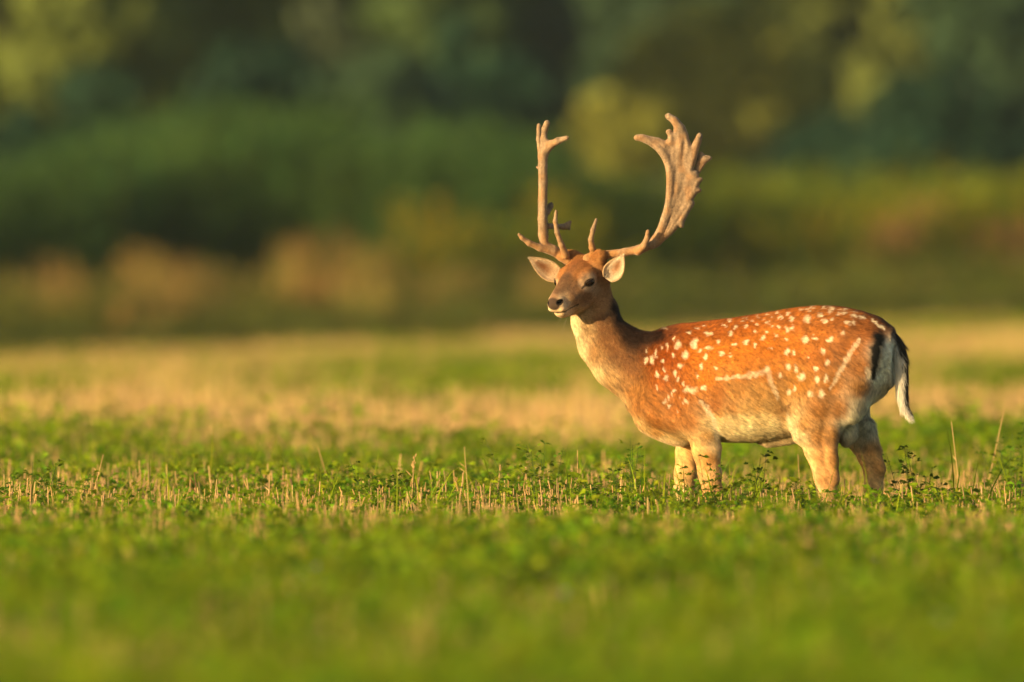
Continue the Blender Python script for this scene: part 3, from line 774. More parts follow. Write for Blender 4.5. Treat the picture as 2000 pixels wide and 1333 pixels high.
def flow(X, Nn):
    px, py = to_px(X)
    d = np.zeros_like(X)
    d += np.array([.75, 0, -.55])
    neck = np.clip((1275 - px) / 30, 0, 1)[:, None]; d = d * (1 - neck) + np.array([.42, 0, -.9]) * neck
    leg = np.clip((py - 850) / 25, 0, 1)[:, None]; d = d * (1 - leg) + np.array([.12, 0, -1]) * leg
    rump = (np.clip((px - 1640) / 40, 0, 1) * np.clip((py - 720) / 40, 0, 1))[:, None]; d = d * (1 - rump) + np.array([-.15, 0, -1]) * rump
    back = np.clip((650 - py) / 20, 0, 1)[:, None] * (px > 1280)[:, None]; d = d * (1 - back) + np.array([.95, 0, -.15]) * back
    f, l, u, hd = head_c(X); hd = hd[:, None]
    d = d * (1 - hd) + (-FH - .1 * UH) * hd
    d = d - (d * Nn).sum(1, keepdims=True) * Nn
    return d / (np.linalg.norm(d, axis=1, keepdims=True) + 1e-9)

def fur_len(X):
    px, py = to_px(X)
    L = np.full(len(X), .0105)
    L = np.where((px < 1275), .012, L)
    L = np.where(py > 870, .0045, L); L = np.where((px > 1640) & (py > 760) & (py < 880), .022, L)
    L = np.where((py > 815) & (py < 875) & (px > 1395) & (px < 1540), .015, L)
    L = np.where((py < 665) & (px > 1195) & (px < 1290), .020, L)
    f, l, u, hd = head_c(X); l = np.abs(l)
    L = L * (1 - hd) + np.clip(.0065 - .03 * np.clip(f - .02, 0, 1), .0022, 1) * hd
    L = np.where((np.abs(f - .015) < .03) & (np.abs(u - .001) < .020) & (l > .035) & (l < .09), .0020, L)
    L = np.where((f > -.11) & (f < .0) & (u > .030) & (l < .07) & (u < .09), .010, L)
    return L

def fur_tris(R, Nn, D, L, lift, width, C, rng):
    n = len(R)
    T = np.cross(D, Nn); T /= np.linalg.norm(T, axis=1, keepdims=True) + 1e-9
    d = D + Nn * lift[:, None] + rng.normal(0, .16, (n, 1)) * T
    d /= np.linalg.norm(d, axis=1, keepdims=True)
    roll = rng.normal(0, .35, (n, 1)); Tr = T * np.cos(roll) + Nn * np.sin(roll)
    w = width[:, None] * .5
    a = R - Tr * w; b = R + Tr * w
    tip = R + d * L[:, None]
    V = np.stack([a, b, tip], 1).reshape(-1, 3)
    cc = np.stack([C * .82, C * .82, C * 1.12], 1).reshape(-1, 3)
    return V, np.arange(3 * n).reshape(-1, 3), cc

M_coat = attr_mat('buck_coat', rough=.85, sheen=.12, noise=.10, scale=260, bump=.3, spec=.12)
M_fur = attr_mat('buck_fur', rough=.62, sheen=0, spec=.22, trans=.10)
M_velvet = attr_mat('antler_velvet', rough=.9, sheen=.45, noise=.16, scale=120, bump=.5, spec=.1)

def build_deer():
    root = empty('fallow_buck', tuple(to_w([[0, 0, 0]])[0]))
    tag(root, 'spotted reddish brown fallow buck with broad velvet antlers, standing in the field', 'deer')
    rl = np.array(root.location)
    V, Q = build_body()
    Xw = to_w(V)
    Nn, area = grow_normals(Xw, Q)
    body = mesh_np('body', Xw - rl, [Q], M_coat, root, col=coat(Xw))
    # fur
    rng = np.random.default_rng(5)
    keepq = (Xw[Q[:, 0], 2] > .12)
    cx, cy = to_px(Xw[Q[:, 0]]); q0 = Xw[Q[:, 0]] - H0
    wgt = area * keepq * np.where(np.linalg.norm(q0, axis=1) < .2, 3.0, 1.0) * np.where(Nn[Q[:, 0], 1] > .35, .35, 1)
    cdf = np.cumsum(wgt); cdf /= cdf[-1]
    n = 620000
    qi = np.searchsorted(cdf, rng.random(n)); a, b = rng.random((2, n, 1))
    p = Q[qi]
    R = (Xw[p[:, 0]] * (1 - a) + Xw[p[:, 1]] * a) * (1 - b) + (Xw[p[:, 3]] * (1 - a) + Xw[p[:, 2]] * a) * b
    Nr = Nn[p[:, 0]]
    f, l, u, hdm = head_c(R); l = np.abs(l)
    es = (f - .015) * .88 - (l - .0645) * .47; et_ = (u - .001) - es * .10
    bad = (np.sqrt((es / .020) ** 2 + (et_ / .0135) ** 2) < 1) & (l > .035) & (f < .06) & (hdm > .5)
    bad |= (f > .126) & (hdm > .5) & (u > -.040)
    R, Nr = R[~bad], Nr[~bad]
    D = flow(R, Nr)
    # cowlicks: bend the flow a little with position
    sw = (vnoise(R, 9, 3) - .5) * .9
    T = np.cross(D, Nr); D = D + T * sw[:, None]; D /= np.linalg.norm(D, axis=1, keepdims=True)
    L = fur_len(R) * rng.uniform(.6, 1.25, len(R))
    lift = np.clip(.34 + .25 * (vnoise(R, 70, 6) - .5) + rng.normal(0, .06, len(R)), .08, .6)
    C = coat(R + D * (L * .55)[:, None], .6, rng) * rng.uniform(.72, 1.26, (len(R), 1)) * (1 + .5 * (vnoise(R, 240, 15) - .5))[:, None]
    wd = np.clip(L * .11, .0006, .0012)
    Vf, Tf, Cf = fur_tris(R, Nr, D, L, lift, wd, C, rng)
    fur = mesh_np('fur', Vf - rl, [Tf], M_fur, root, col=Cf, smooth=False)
    tag(fur, kind='stuff')
    # ---- eyes
    M_eye, N, Lk, bs = nodes('buck_eye')
    bs.inputs['Base Color'].default_value = (.012, .006, .003, 1); bs.inputs['Roughness'].default_value = .05; bs.inputs['Specular IOR Level'].default_value = .22
    for sgn in (1, -1):
        c = Hw(.0095, sgn * .0555, .001); E1 = .88 * FH - sgn * .47 * LH; E2 = .47 * FH + sgn * .88 * LH
        Bv = []; Bq = []
        for i in range(13):
            th = math.pi * i / 12
            for k in range(20):
                ph = 2 * math.pi * k / 20
                Bv.append(c + HS * .0175 * (math.sin(th) * math.cos(ph) * E1 * 1.12 + math.cos(th) * E2 * 1.0 + math.sin(th) * math.sin(ph) * UH * .84))
        for i in range(12):
            for k in range(20): Bq.append((i * 20 + k, i * 20 + (k + 1) % 20, (i + 1) * 20 + (k + 1) % 20, (i + 1) * 20 + k))
        mesh_np('eye', np.array(Bv) - rl, [np.array(Bq)], M_eye, root, col=np.full((len(Bv), 3), .02))
        # lids: dark rims of skin over and under the eyeball
        Lb = Bld()
        for up in (1, -1):
            pts = []
            for t in np.linspace(-1, 1, 9):
                ang = t * 1.35
                pts.append(c + HS * (.0195 * math.sin(ang) * E1 + (.0165 * math.cos(ang) * .82 + .0005) * E2 + (up * .0112 * math.cos(ang) ** .8 + .0015 * math.sin(ang) * -1) * UH) - rl)
            stick(Lb, pts, .0018 if up > 0 else .0009, .0009, (.05, .03, .018), 6)
        Lb.obj('eyelid', M_velvet, root)
    # ---- ears
    def ear(base, tip, opn, length, width, lab):
        d = unit(tip - base); opn = unit(opn - (opn @ d) * d); sdv = np.cross(d, opn)
        nu, nv = 26, 17; Vv = []; Cv = []
        for side in (0, 1):
            for i in range(nu):
                t = i / (nu - 1)
                w = width * (np.sin(np.pi * min(1, (t * .93 + .07)) ** .78) ** .8) * (1 - .12 * t) if t < 1 else .001
                w = max(w, .0012)
                cup = 1.25 * (1 - t) ** .9 + .45
                for k in range(nv):
                    s_ = (k / (nv - 1)) * 2 - 1
                    ang = s_ * cup
                    x = w * math.sin(ang) / max(math.sin(min(cup, 1.57)), .3)
                    z = -w * (math.cos(ang) - math.cos(cup)) * .75
                    p = base + d * (length * t) + sdv * x + opn * (z + .012 * t * t)
                    nrm = -opn * math.cos(ang) - sdv * -math.sin(ang) * 1
                    p = p + (0 if side == 0 else .0035) * (-opn * math.cos(ang) + sdv * math.sin(ang)) * (1 if side else 0)
                    Vv.append(p)
                    if side == 0:
                        e = abs(s_); cc = np.array((.80, .62, .42)) * (1 - .1 * random.random())
                        m = math.exp(-((e / .62) ** 2)) * math.exp(-(((t - .50) / .36) ** 2))
                        cc = cc * (1 - m) + np.array((.36, .15, .055)) * m
                        if t < .2: cc = cc * .7
                    else: cc = np.array((.42, .24, .10)); cc = cc * (.8 + .3 * random.random())
                    if t > .93 or abs(s_) > .93: cc = np.array((.48, .32, .17))
                    Cv.append(cc)
        def q_(o): return [(o + i * nv + k, o + i * nv + k + 1, o + (i + 1) * nv + k + 1, o + (i + 1) * nv + k) for i in range(nu - 1) for k in range(nv - 1)]
        Qs = q_(0) + [tuple(reversed(x)) for x in q_(nu * nv)]
        M0 = nu * nv
        for i in range(nu - 1):
            for k in (0, nv - 1): Qs.append((i * nv + k, (i + 1) * nv + k, M0 + (i + 1) * nv + k, M0 + i * nv + k))
        for k in range(nv - 1):
            i = nu - 1; Qs.append((i * nv + k, i * nv + k + 1, M0 + i * nv + k + 1, M0 + i * nv + k))
        e = mesh_np('ear', np.array(Vv) - rl, [np.array(Qs)], M_velvet, root, col=np.array(Cv))
        # long pale hairs inside and along the rim
        Vv = np.array(Vv); R = []; Dd = []; Cc = []; Ls = []
        for _ in range(4200):
            i = random.randrange(nu - 1); k = random.randrange(nv); s_ = k / (nv - 1) * 2 - 1; t = i / (nu - 1)
            p = Vv[i * nv + k] * .5 + Vv[(i + 1) * nv + k] * .5 + np.random.normal(0, .0012, 3)
            inner = abs(s_) < .75
            dd = d * .8 + opn * (.5 if inner else .1) - sdv * s_ * (.6 if inner else -.35) + np.random.normal(0, .25, 3)
            if inner and t > .75 and random.random() < .7: continue
            m = math.exp(-((s_ / .42) ** 2)) * math.exp(-(((t - .58) / .25) ** 2))
            R.append(p); Dd.append(unit(dd)); Ls.append(rnd(.004, .011) if inner else rnd(.002, .0045)); Cc.append((np.array((.86, .72, .52) if inner else (.5, .34, .18)) * (1 - m) + np.array((.36, .16, .06)) * m) * rnd(.7, 1.1))
        R = np.array(R); Dd = np.array(Dd); Nn_ = np.tile(opn, (len(R), 1))
        Vf, Tf, Cf = fur_tris(R, Nn_, Dd, np.array(Ls), np.full(len(R), .1), np.full(len(R), .0009), np.array(Cc), np.random.default_rng(3))
        h = mesh_np('ear_hair', Vf - rl, [Tf], M_fur, e, col=Cf, smooth=False); tag(h, kind='stuff')
    eb = W(1187, 546, .085); et = W(1218, 500, .10)
    ear(eb, et, np.array([-.25, -.95, .0]), np.linalg.norm(et - eb) * 1.0, .037, '')
    eb = W(1092, 543, .17); et = W(1034, 503, .17)
    ear(eb, et, np.array([-.15, -.98, -.1]), np.linalg.norm(et - eb), .036, '')
    # ---- whiskers
    Wb = Bld()
    for k in range(9):
        p0 = Hw(rnd(.085, .135), rnd(-.02, .02), -.062 + rnd(-.004, .002)) - rl if k < 3 else Hw(rnd(.1, .13), random.choice((-1, 1)) * .032, rnd(-.04, -.02)) - rl
        L_ = rnd(.03, .085) if k < 3 else rnd(.02, .05)
        dv = unit(np.array([rnd(-.5, .1), rnd(-.5, .1), -1])) if k < 3 else unit(np.array([rnd(-1, .3), -.6, rnd(-.8, .1)]))
        stick(Wb, [p0, p0 + dv * L_ * .5, p0 + dv * L_ + np.array([rnd(-.01, .01), 0, -.006])], .0003, .00015, (.6, .5, .35))
    tag(Wb.obj('whiskers', M_straw, root), kind='stuff')
    # ---- antlers: grown the same way as the body, then velvet
    C0 = lambda x, y: (980 + x / 4.1667, 200 + y / 4.1667)
    def A(x, y, d): p = C0(x, y); return W(p[0], p[1], d)
    u_ = 1 / 4.1667 * S                                     # crop pixel in metres
    def antler(fn, lo, hi, lab=None):
        F = Field(lo, hi, .0023); fn(F); V, Q = F.mesh(); V = smooth_mesh(V, Q, 1)
        Nn, area = grow_normals(V, Q)
        n1 = vnoise(V * np.array([1, 1, .25]), 130, 5); n2 = vnoise(V, 40, 6); n3 = vnoise(V, 300, 7)
        c = np.array((.31, .215, .135)) * (1 + .65 * (n1 - .5) + .5 * (n3 - .5))[:, None]
        m = np.clip((n2 - .45) * 3, 0, 1)[:, None] * .5
        c = c * (1 - m) + np.array((.40, .21, .09)) * (1 + .4 * (n1 - .5))[:, None] * m
        lowz = np.clip((W(0, 440, 0)[2] - V[:, 2]) / .12, 0, 1)[:, None] * .85 * np.clip(.4 + n2[:, None], 0, 1)       # ruddier towards the brow
        c = c * (1 - lowz) + np.array((.40, .20, .075)) * lowz
        for q_ in (Hw(-.080, .057, .052), Hw(-.080, -.057, .052)):
            m_ = np.clip(1.6 - np.linalg.norm(V - q_, axis=1) / .042, 0, 1)[:, None]
            c = c * (1 - m_) + np.array((.36, .17, .05)) * m_
        cfine = c
        a_ = mesh_np('antler', V - rl, [Q], M_velvet, root, col=cfine)
        if lab: a_['label'] = lab
        rg = np.random.default_rng(9); cdf = np.cumsum(area); cdf /= cdf[-1]; n = 60000
        qi = np.searchsorted(cdf, rg.random(n)); R = V[Q[qi, 0]] * .5 + V[Q[qi, 2]] * .5 + rg.normal(0, .0008, (n, 3)); Nr = Nn[Q[qi, 0]]
        D = np.tile(np.array([0, 0, 1.0]), (n, 1)) + rg.normal(0, .5, (n, 3)); D -= (D * Nr).sum(1, keepdims=True) * Nr; D /= np.linalg.norm(D, axis=1, keepdims=True) + 1e-9
        Vf, Tf, Cf = fur_tris(R, Nr, D, rg.uniform(.0015, .0032, n), np.full(n, .8), np.full(n, .0007), cfine[Q[qi, 0]] * rg.uniform(.9, 1.2, (n, 1)), rg)
        tag(mesh_np('velvet_hair', Vf - rl, [Tf], M_fur, a_, col=Cf, smooth=False), kind='stuff')
    POLY = [(1215,1130),(1245,1085),(1265,1040),(1290,960),(1320,880),(1335,800),(1340,700),(1342,600),(1330,520),(1300,450),(1250,390),(1190,345),(1130,318),(1090,312),(1072,290),(1095,265),(1150,262),(1220,280),(1280,290),(1330,312),(1348,300),(1352,270),(1335,245),(1340,225),(1370,220),(1395,240),(1400,200),(1375,160),(1335,130),(1328,105),(1350,92),(1390,105),(1440,140),(1490,190),(1515,250),(1530,310),(1545,345),(1570,310),(1590,265),(1610,250),(1632,265),(1628,320),(1610,370),(1600,420),(1565,535),(1560,550),(1590,560),(1605,590),(1605,610),(1630,615),(1638,632),(1615,655),(1605,690),(1628,712),(1620,732),(1590,745),(1555,800),(1563,820),(1560,850),(1535,885),(1515,920),(1490,970),(1480,1020),(1460,1025),(1440,1020),(1390,1075),(1330,1125),(1280,1175),(1225,1200)]
    PB = [(1560,560),(1580,500),(1600,420),(1615,402),(1632,402),(1655,432),(1698,438),(1711,455),(1695,475),(1665,495),(1630,550),(1600,600)]
    def polysdf(PX, PZ, poly):
        d = np.full(PX.shape, 1e9, np.float32); ins = np.zeros(PX.shape, bool)
        for (x0, y0), (x1, y1) in zip(poly, poly[1:] + poly[:1]):
            ex, ey = x1 - x0, y1 - y0; wx, wy = PX - x0, PZ - y0
            t = np.clip((wx * ex + wy * ey) / (ex * ex + ey * ey), 0, 1)
            d = np.minimum(d, (wx - ex * t) ** 2 + (wy - ey * t) ** 2)
            c = (y0 > PZ) != (y1 > PZ)
            ins ^= c & (PX < (x1 - x0) * (PZ - y0) / ((y1 - y0) if y1 != y0 else 1e-9) + x0)
        d = np.sqrt(d); return np.where(ins, -d, d)
    def dcf(x, y):
        return .135 + .012 * np.clip((x - 1340) / 300, -1, 1.2) + .02 * np.clip((700 - y) / 600, -1, 1) ** 2
    def A2(x, y, off=-.004): return A(x, y, float(dcf(x, y)) + off)
    def right_antler(F):
        X = F.lo[0] + F.h * np.arange(F.n[0]); Z = F.lo[2] + F.h * np.arange(F.n[2])
        k = (DIST + .14) / DIST
        PX = ((1000 + X / (S * k)) - 980) * 4.1667; PZ = ((HOR - (Z - HCAM) / (S * k)) - 200) * 4.1667
        GX_, GZ_ = np.meshgrid(PX, PZ, indexing='ij')
        Y = (F.lo[1] + F.h * np.arange(F.n[1]))[None, :, None]
        dc = dcf(GX_, GZ_)[:, None, :]
        # ridges that run out into the points
        ang = np.arctan2(GX_ - 1290, 1150 - GZ_); rid = (np.sin(ang * 46) * .0012)[:, None, :]
        for poly, th, off in ((POLY, .0135, 0), (PB, .008, .012)):
            s2 = polysdf(GX_, GZ_, poly) * u_
            s3 = s2[:, None, :] + np.zeros_like(Y)
            # round edge: thick in the middle of a tine, thin palm
            edge = np.clip(-s3 / .017, 0, 1)
            half = th * np.sqrt(np.clip(1 - (1 - edge) ** 2, .0, 1)) * np.where(edge >= 1, 1, 1) * np.clip(1.15 - .35 * np.clip((-s3 - .017) / .02, 0, 1), .5, 1.2) + rid * (edge >= 1)
            g = np.where(s3 < 0, .75 * np.maximum(np.abs(Y - dc - off) - half, s3), np.sqrt(np.maximum(s3, 0) ** 2 + np.maximum(np.abs(Y - dc - off), 0) ** 2))
            F.f = np.minimum(F.f, g.astype(np.float32))
        # beam edge that stands proud along the front
        F.chain([(A2(1215, 1160), .0145), (A2(1285, 1060), .0135), (A2(1322, 960), .0130), (A2(1353, 850), .0125), (A2(1368, 740), .0125), (A2(1370, 620), .0120), (A2(1358, 520), .0120), (A2(1330, 445), .0125), (A2(1270, 365), .0120), (A2(1200, 318), .011), (A2(1140, 292), .0100), (A2(1097, 288), .0085)], .006)
        F.chain([(A2(1440, 440), .007), (A2(1452, 330), .0105), (A2(1448, 225), .0120), (A2(1408, 150), .0110), (A2(1358, 112), .0088)], .010)
        F.chain([(A2(1372, 340), .009), (A2(1376, 285), .0075), (A2(1362, 243), .0078)], .006)
        F.chain([(A2(1555, 390), .007), (A2(1585, 330), .0095), (A2(1612, 270), .0076)], .008)
        F.chain([(A2(1620, 480, .012), .008), (A2(1660, 455, .016), .0075), (A2(1696, 457, .02), .0062)], .008)
        for pts in ([(1380, 900), (1430, 700), (1440, 500), (1445, 420)], [(1400, 880), (1500, 640), (1530, 480)], [(1400, 950), (1530, 720), (1600, 635)], [(1380, 1000), (1480, 860), (1550, 820)]):
            F.chain([(A2(x, y, -.001), .0070) for x, y in pts], .012)
        F.chain([(A(700, 1275, .15), 0.0188), (A(790, 1250, .15), 0.0198), (A(860, 1243, .15), 0.0153), (A(1000, 1222, .14), 0.0143), (A(1120, 1200, .13), 0.0168), (A(1215, 1160, .13), 0.0153)], .006)
        F.chain([(A(760, 1255, .145), 0.0148), (A(735, 1185, .125), 0.0113), (A(725, 1120, .11), 0.0093), (A(742, 1040, .10), 0.0083), (A(768, 958, .10), 0.0052)], .006)
        F.chain([(A(1110, 1215, .12), 0.0143), (A(1160, 1165, .105), 0.0123), (A(1182, 1110, .095), 0.0093), (A(1188, 1052, .09), 0.0068)], .006)
    lo = A(640, 1340, 0); hi = A(1750, 60, 0)
    antler(right_antler, (lo[0], .055, lo[2]), (hi[0], .30, hi[2]), 'broad palmate velvet antler seen face on, its points spread outwards')
    def left_antler(F):
        F.chain([(A(540, 1290, .19), 0.0168), (A(490, 1255, .19), 0.0188), (A(420, 1205, .19), 0.0178), (A(345, 1165, .185), 0.0168), (A(335, 1080, .185), 0.0163), (A(330, 950, .185), 0.0163), (A(333, 800, .185), 0.0158), (A(336, 650, .185), 0.0158), (A(333, 520, .185), 0.0158), (A(335, 440, .185), 0.0178), (A(350, 360, .185), 0.0168)], .006)
        F.chain([(A(345, 390, .185), 0.0138), (A(340, 300, .18), 0.0113), (A(350, 220, .175), 0.0113), (A(368, 172, .17), 0.0113)], .006)
        F.chain([(A(320, 420, .20), 0.0118), (A(300, 300, .21), 0.0083), (A(302, 190, .215), 0.0075)], .006)
        F.chain([(A(350, 400, .18), 0.0178), (A(400, 345, .165), 0.0143), (A(460, 315, .15), 0.0118), (A(528, 292, .14), 0.0083)], .007)
        F.rc(A(375, 345, .17), .010, A(350, 290, .17), .007, .01)
        # the palm behind the beam, seen edge on
        for t in np.linspace(0, 1, 16):
            zc = 470 + 620 * t; dep = .10 * math.sin(math.pi * (.12 + .8 * t)) + .02
            F.rc(A(335, zc, .19), .011, A(345 + 25 * t, zc + 10 * math.sin(9 * t), .19 + dep), .006, .012)
        F.chain([(A(375, 900, .23), 0.0080), (A(398, 850, .25), 0.0080), (A(402, 828, .255), 0.0065)], .01)
        F.chain([(A(380, 1010, .22), 0.0108), (A(440, 1010, .26), 0.0093), (A(505, 1015, .29), 0.0103), (A(540, 1005, .30), 0.0093)], .006)
        F.rc(A(520, 1010, .295), .0105, A(556, 976, .31), .006, .006); F.rc(A(530, 1010, .295), .0095, A(548, 1030, .31), .006, .006)
        F.chain([(A(335, 560, .26), 0.0070), (A(290, 530, .27), 0.0050)], .01)
        F.chain([(A(420, 1215, .18), 0.0158), (A(310, 1185, .165), 0.0123), (A(220, 1145, .15), 0.0098), (A(165, 1105, .14), 0.0073), (A(140, 1078, .135), 0.0052)], .007)
        F.chain([(A(520, 1245, .17), 0.0143), (A(485, 1160, .145), 0.0103), (A(450, 1060, .125), 0.0088), (A(435, 970, .115), 0.0078), (A(442, 888, .11), 0.0050)], .006)
    lo = A(80, 1360, 0); hi = A(600, 100, 0)
    antler(left_antler, (lo[0], .08, lo[2]), (hi[0], .345, hi[2]), 'velvet antler seen edge on as an upright beam with a forked top')
    # ---- tail: black above, white below, hanging beside the rump
    tb = Bld(); pts = [(1741, 652, 11), (1752, 672, 13), (1760, 700, 12.5), (1762, 735, 11.5), (1763, 765, 10), (1766, 790, 7.5), (1774, 808, 4.5), (1784, 815, 1.5)]
    rings = []; Vt = []; Ct = []
    for i, (x, y, w) in enumerate(pts):
        c = to_w([B_(x - 1, y, -.005)])[0]
        for k in range(14):
            t = 2 * math.pi * k / 14
            Vt.append(c + np.array([math.cos(t) * w * S, -math.sin(t) * w * S * .62, 0]) + np.array([0, 0, -.0]) )
            Ct.append((.012, .009, .007) if (math.cos(t) > (-.25 if i < 2 else .3) and i < 6) else (.80, .74, .62))
    Qt = [(i * 14 + k, i * 14 + (k + 1) % 14, (i + 1) * 14 + (k + 1) % 14, (i + 1) * 14 + k) for i in range(len(pts) - 1) for k in range(14)]
    tl = mesh_np('tail', np.array(Vt) - rl, [np.array(Qt)], M_coat, root, col=np.array(Ct))
    Vt = np.array(Vt); R = []; D = []; Cc = []; Ls = []; Nn_ = []
    for _ in range(9000):
        s_ = random.random() * (len(pts) - 2.2); i = int(s_); fr = s_ - i; k = random.randrange(14); t = 2 * math.pi * (k + random.random() - .5) / 14
        p = Vt[i * 14 + k] * (1 - fr) + Vt[(i + 1) * 14 + k] * fr
        ax = Vt[(i + 1) * 14 + k] - Vt[i * 14 + k]
        R.append(p + np.random.normal(0, .001, 3)); Nn_.append((math.cos(t), -math.sin(t), 0)); D.append(unit(unit(ax) + np.random.normal(0, .07, 3)))
        blk = math.cos(t) > (-.25 if s_ < 1.5 else .3) + rnd(-.15, .15) and s_ < 5.6
        Cc.append(np.array((.014, .010, .008) if blk else (.86, .80, .68)) * rnd(.75, 1.1)); Ls.append(rnd(.03, .055))
    Vf, Tf, Cf = fur_tris(np.array(R), np.array(Nn_), np.array(D), np.array(Ls), np.full(len(R), .09), np.full(len(R), .0013), np.array(Cc), np.random.default_rng(4))
    tag(mesh_np('tail_hair', Vf - rl, [Tf], M_fur, tl, col=Cf, smooth=False), kind='stuff')
    return root
buck = build_deer()

# ------------------------------------------------------------------ tall growth along the far edge of the field
M_tall = attr_mat('tall_weed_leaf', rough=.7, spec=.15, trans=.3, hsv=.02, bright=.3)
def tall_blades(B, n, h0, h1, c, w=.03, spread=.35, seed_c=None, nb=7):
    for k in range(n):
        x, y = rnd(-spread, spread), rnd(-spread, spread); h = rnd(h0, h1); lx, ly = rnd(-.12, .12), rnd(-.12, .12)
        cc = np.array(c) * rnd(.6, 1.4) * (rnd(.85, 1.2), 1, rnd(.8, 1.2))
        stick(B, [(x, y, 0), (x + lx * h * .5, y + ly * h * .5, h * .5), (x + lx * h, y + ly * h, h)], .007, .003, cc)
        for j in range(nb):
            t = rnd(.15, .98); p = np.array([x + lx * h * t, y + ly * h * t, h * t]); a = rnd(0, 6.28); L = rnd(.2, .45) * (1.2 - .5 * t)
            d = np.array([math.cos(a), math.sin(a), rnd(.2, 1.2)])
            leaflet(B, p, d, np.array([rnd(-.4, .4), rnd(-.4, .4), 1]), L, w * rnd(.8, 1.4), cc * rnd(.8, 1.2))
        if seed_c is not None:
            for j in range(14):
                p = np.array([x + lx * h, y + ly * h, h]) + np.array([rnd(-.03, .03), rnd(-.03, .03), rnd(-.18, .04)])
                leaflet(B, p, (rnd(-1, 1), rnd(-1, 1), rnd(0, 1)), (0, .1, 1), .06, .03, np.array(seed_c) * rnd(.7, 1.2))
def tall_protos(name, cnt, **kw):
    return protos(name, cnt, lambda B, i: tall_blades(B, **kw), M_tall)
pc_reed = tall_protos('reed_proto', 4, n=13, h0=1.7, h1=2.6, c=(.075, .15, .030), w=.045, nb=11)
pc_weed = tall_protos('weed_proto', 4, n=16, h0=.9, h1=1.9, c=(.17, .21, .012), w=.05, nb=10)
pc_dry = tall_protos('dry_proto', 4, n=22, h0=.6, h1=1.5, c=(.42, .31, .08), w=.02, seed_c=(.50, .33, .10), nb=5)
pc_gold = tall_protos('gold_proto', 3, n=10, h0=1.2, h1=1.9, c=(.10, .14, .012), w=.05, seed_c=(.55, .42, .02), nb=8)
pc_pink = tall_protos('pink_proto', 3, n=10, h0=1.3, h1=1.9, c=(.14, .12, .03), w=.05, seed_c=(.60, .28, .16), nb=6)
pc_low = tall_protos('low_growth_proto', 4, n=26, h0=.35, h1=.85, c=(.19, .21, .03), w=.03, nb=7)
def belt(n, off0, off1, b0=-.046, b1=.047, dens=None, seed=0):
    b = RNG.uniform(b0, b1, n); d = edge_y(b) + RNG.uniform(off0, off1, n)
    if dens is not None:
        k = RNG.random(n) < dens(b, seed); b, d = b[k], d[k]
    return np.stack([b * d, d - DIST, np.zeros(len(b))], 1)
def patchy(lo=.35, s=160):
    def f(b, seed):
        P = np.stack([b * s, b * 0, b * 0], 1); return np.clip((vnoise(P, 1.0, 40 + seed) - lo) * 3, 0.02, 1)
    return f
def zprof(P):                                           # taller on the left than on the right
    b = P[:, 0] / (P[:, 1] + DIST); return np.interp(b, [-.038, -.02, 0, .01, .02, .04], [.84, .95, .82, .55, .5, .5])
P = belt(2100, 1, 14, b1=.012); put('tall_reeds', pc_reed, P, 4, 'belt of tall dark green growth along the far left edge of the field', 'reeds', tilt=.05, zs=zprof(P))
P = belt(1700, 0, 14, b0=.002); put('tall_weeds', pc_weed, P, 4, 'belt of olive green weeds along the far edge behind the back of the buck', 'weeds', tilt=.05, zs=.85)
P = belt(3400, -9, 5, dens=patchy(.15, 260)); off_ = P[:, 1] + DIST - edge_y(P[:, 0] / (P[:, 1] + DIST))
put('low_weeds', pc_low, P, 4, 'yellow green weeds rising in front of the tall growth at the far field edge', 'weeds', tilt=.05, smin=.6, smax=1.6, zs=np.interp(off_, [-9, -5, -1, 5], [.30, .50, .8, .9]))
P = belt(240, -2, 5, dens=patchy(.4, 380), seed=6)
put('gold_weeds', pc_gold, P, 3, 'sparse yellow green stems topping the weeds along the far field edge', 'weeds', tilt=.08, smin=.6, smax=1.3, zs=np.interp(P[:, 0], [-6, 0, 6], [.7, .75, .75]))
P = belt(260, -6, 2, dens=patchy(.45, 430), seed=3); zz = np.interp(P[:, 0] / (P[:, 1] + DIST), [-.04, .0, .01, .04], [.75, .7, .45, .35])
put('dry_grass', pc_dry, P, 4, 'fringe of dry brown grass at the foot of the far weed belt', 'dry grass', tilt=.05, zs=zz)

# single bushes and clumps that stand out of the belt: px, base distance offset, height scale, sort, label
def clump(px, off, h, coll, w, label, cat, name):
    b = (px - 1000) / (DIST / S); d = float(edge_y(b)) + off
    src = coll.objects[random.randrange(len(coll.objects))]
    root = empty(name, (b * d, d - DIST, float(ground_z(b * d, d - DIST)))); tag(root, label, cat)
    rings = 1 + int(w / .5)
    for k in range(rings * 2):
        o = src.copy(); o.name = 'stalks'; COL.objects.link(o); o.parent = root
        o.location = (rnd(-w, w) * .5, rnd(-w, w) * .5, 0); o.rotation_euler = (0, 0, rnd(0, 6.28)); o.scale = (1, 1, h * rnd(.85, 1.1))
clump(640, -3, 1.15, pc_dry, .25, 'tallest rusty brown dry clump at the left far field edge', 'dry grass', 'dry_clump')
clump(575, -3, .9, pc_dry, .3, 'lower brown dry clump just left of the tallest rusty one', 'dry grass', 'dry_clump')
clump(255, -1, .9, pc_dry, .35, 'reddish dry clump standing alone nearer the left picture edge', 'dry grass', 'dry_clump')
clump(430, -1, .8, pc_dry, .35, 'pale brown dry clump between the reddish one and the tallest one', 'dry grass', 'dry_clump')
clump(120, -2, .70, pc_dry, .30, 'small brown dry clump closest to the left picture edge', 'dry grass', 'dry_clump')
clump(865, -1, .95, pc_gold, .7, 'yellow flowering clump at the field edge left of the head of the buck', 'wildflowers', 'yellow_flower_clump')
clump(940, 0, .8, pc_gold, .30, 'smaller yellow green clump beside the yellow one, nearer the muzzle', 'wildflowers', 'yellow_flower_clump')
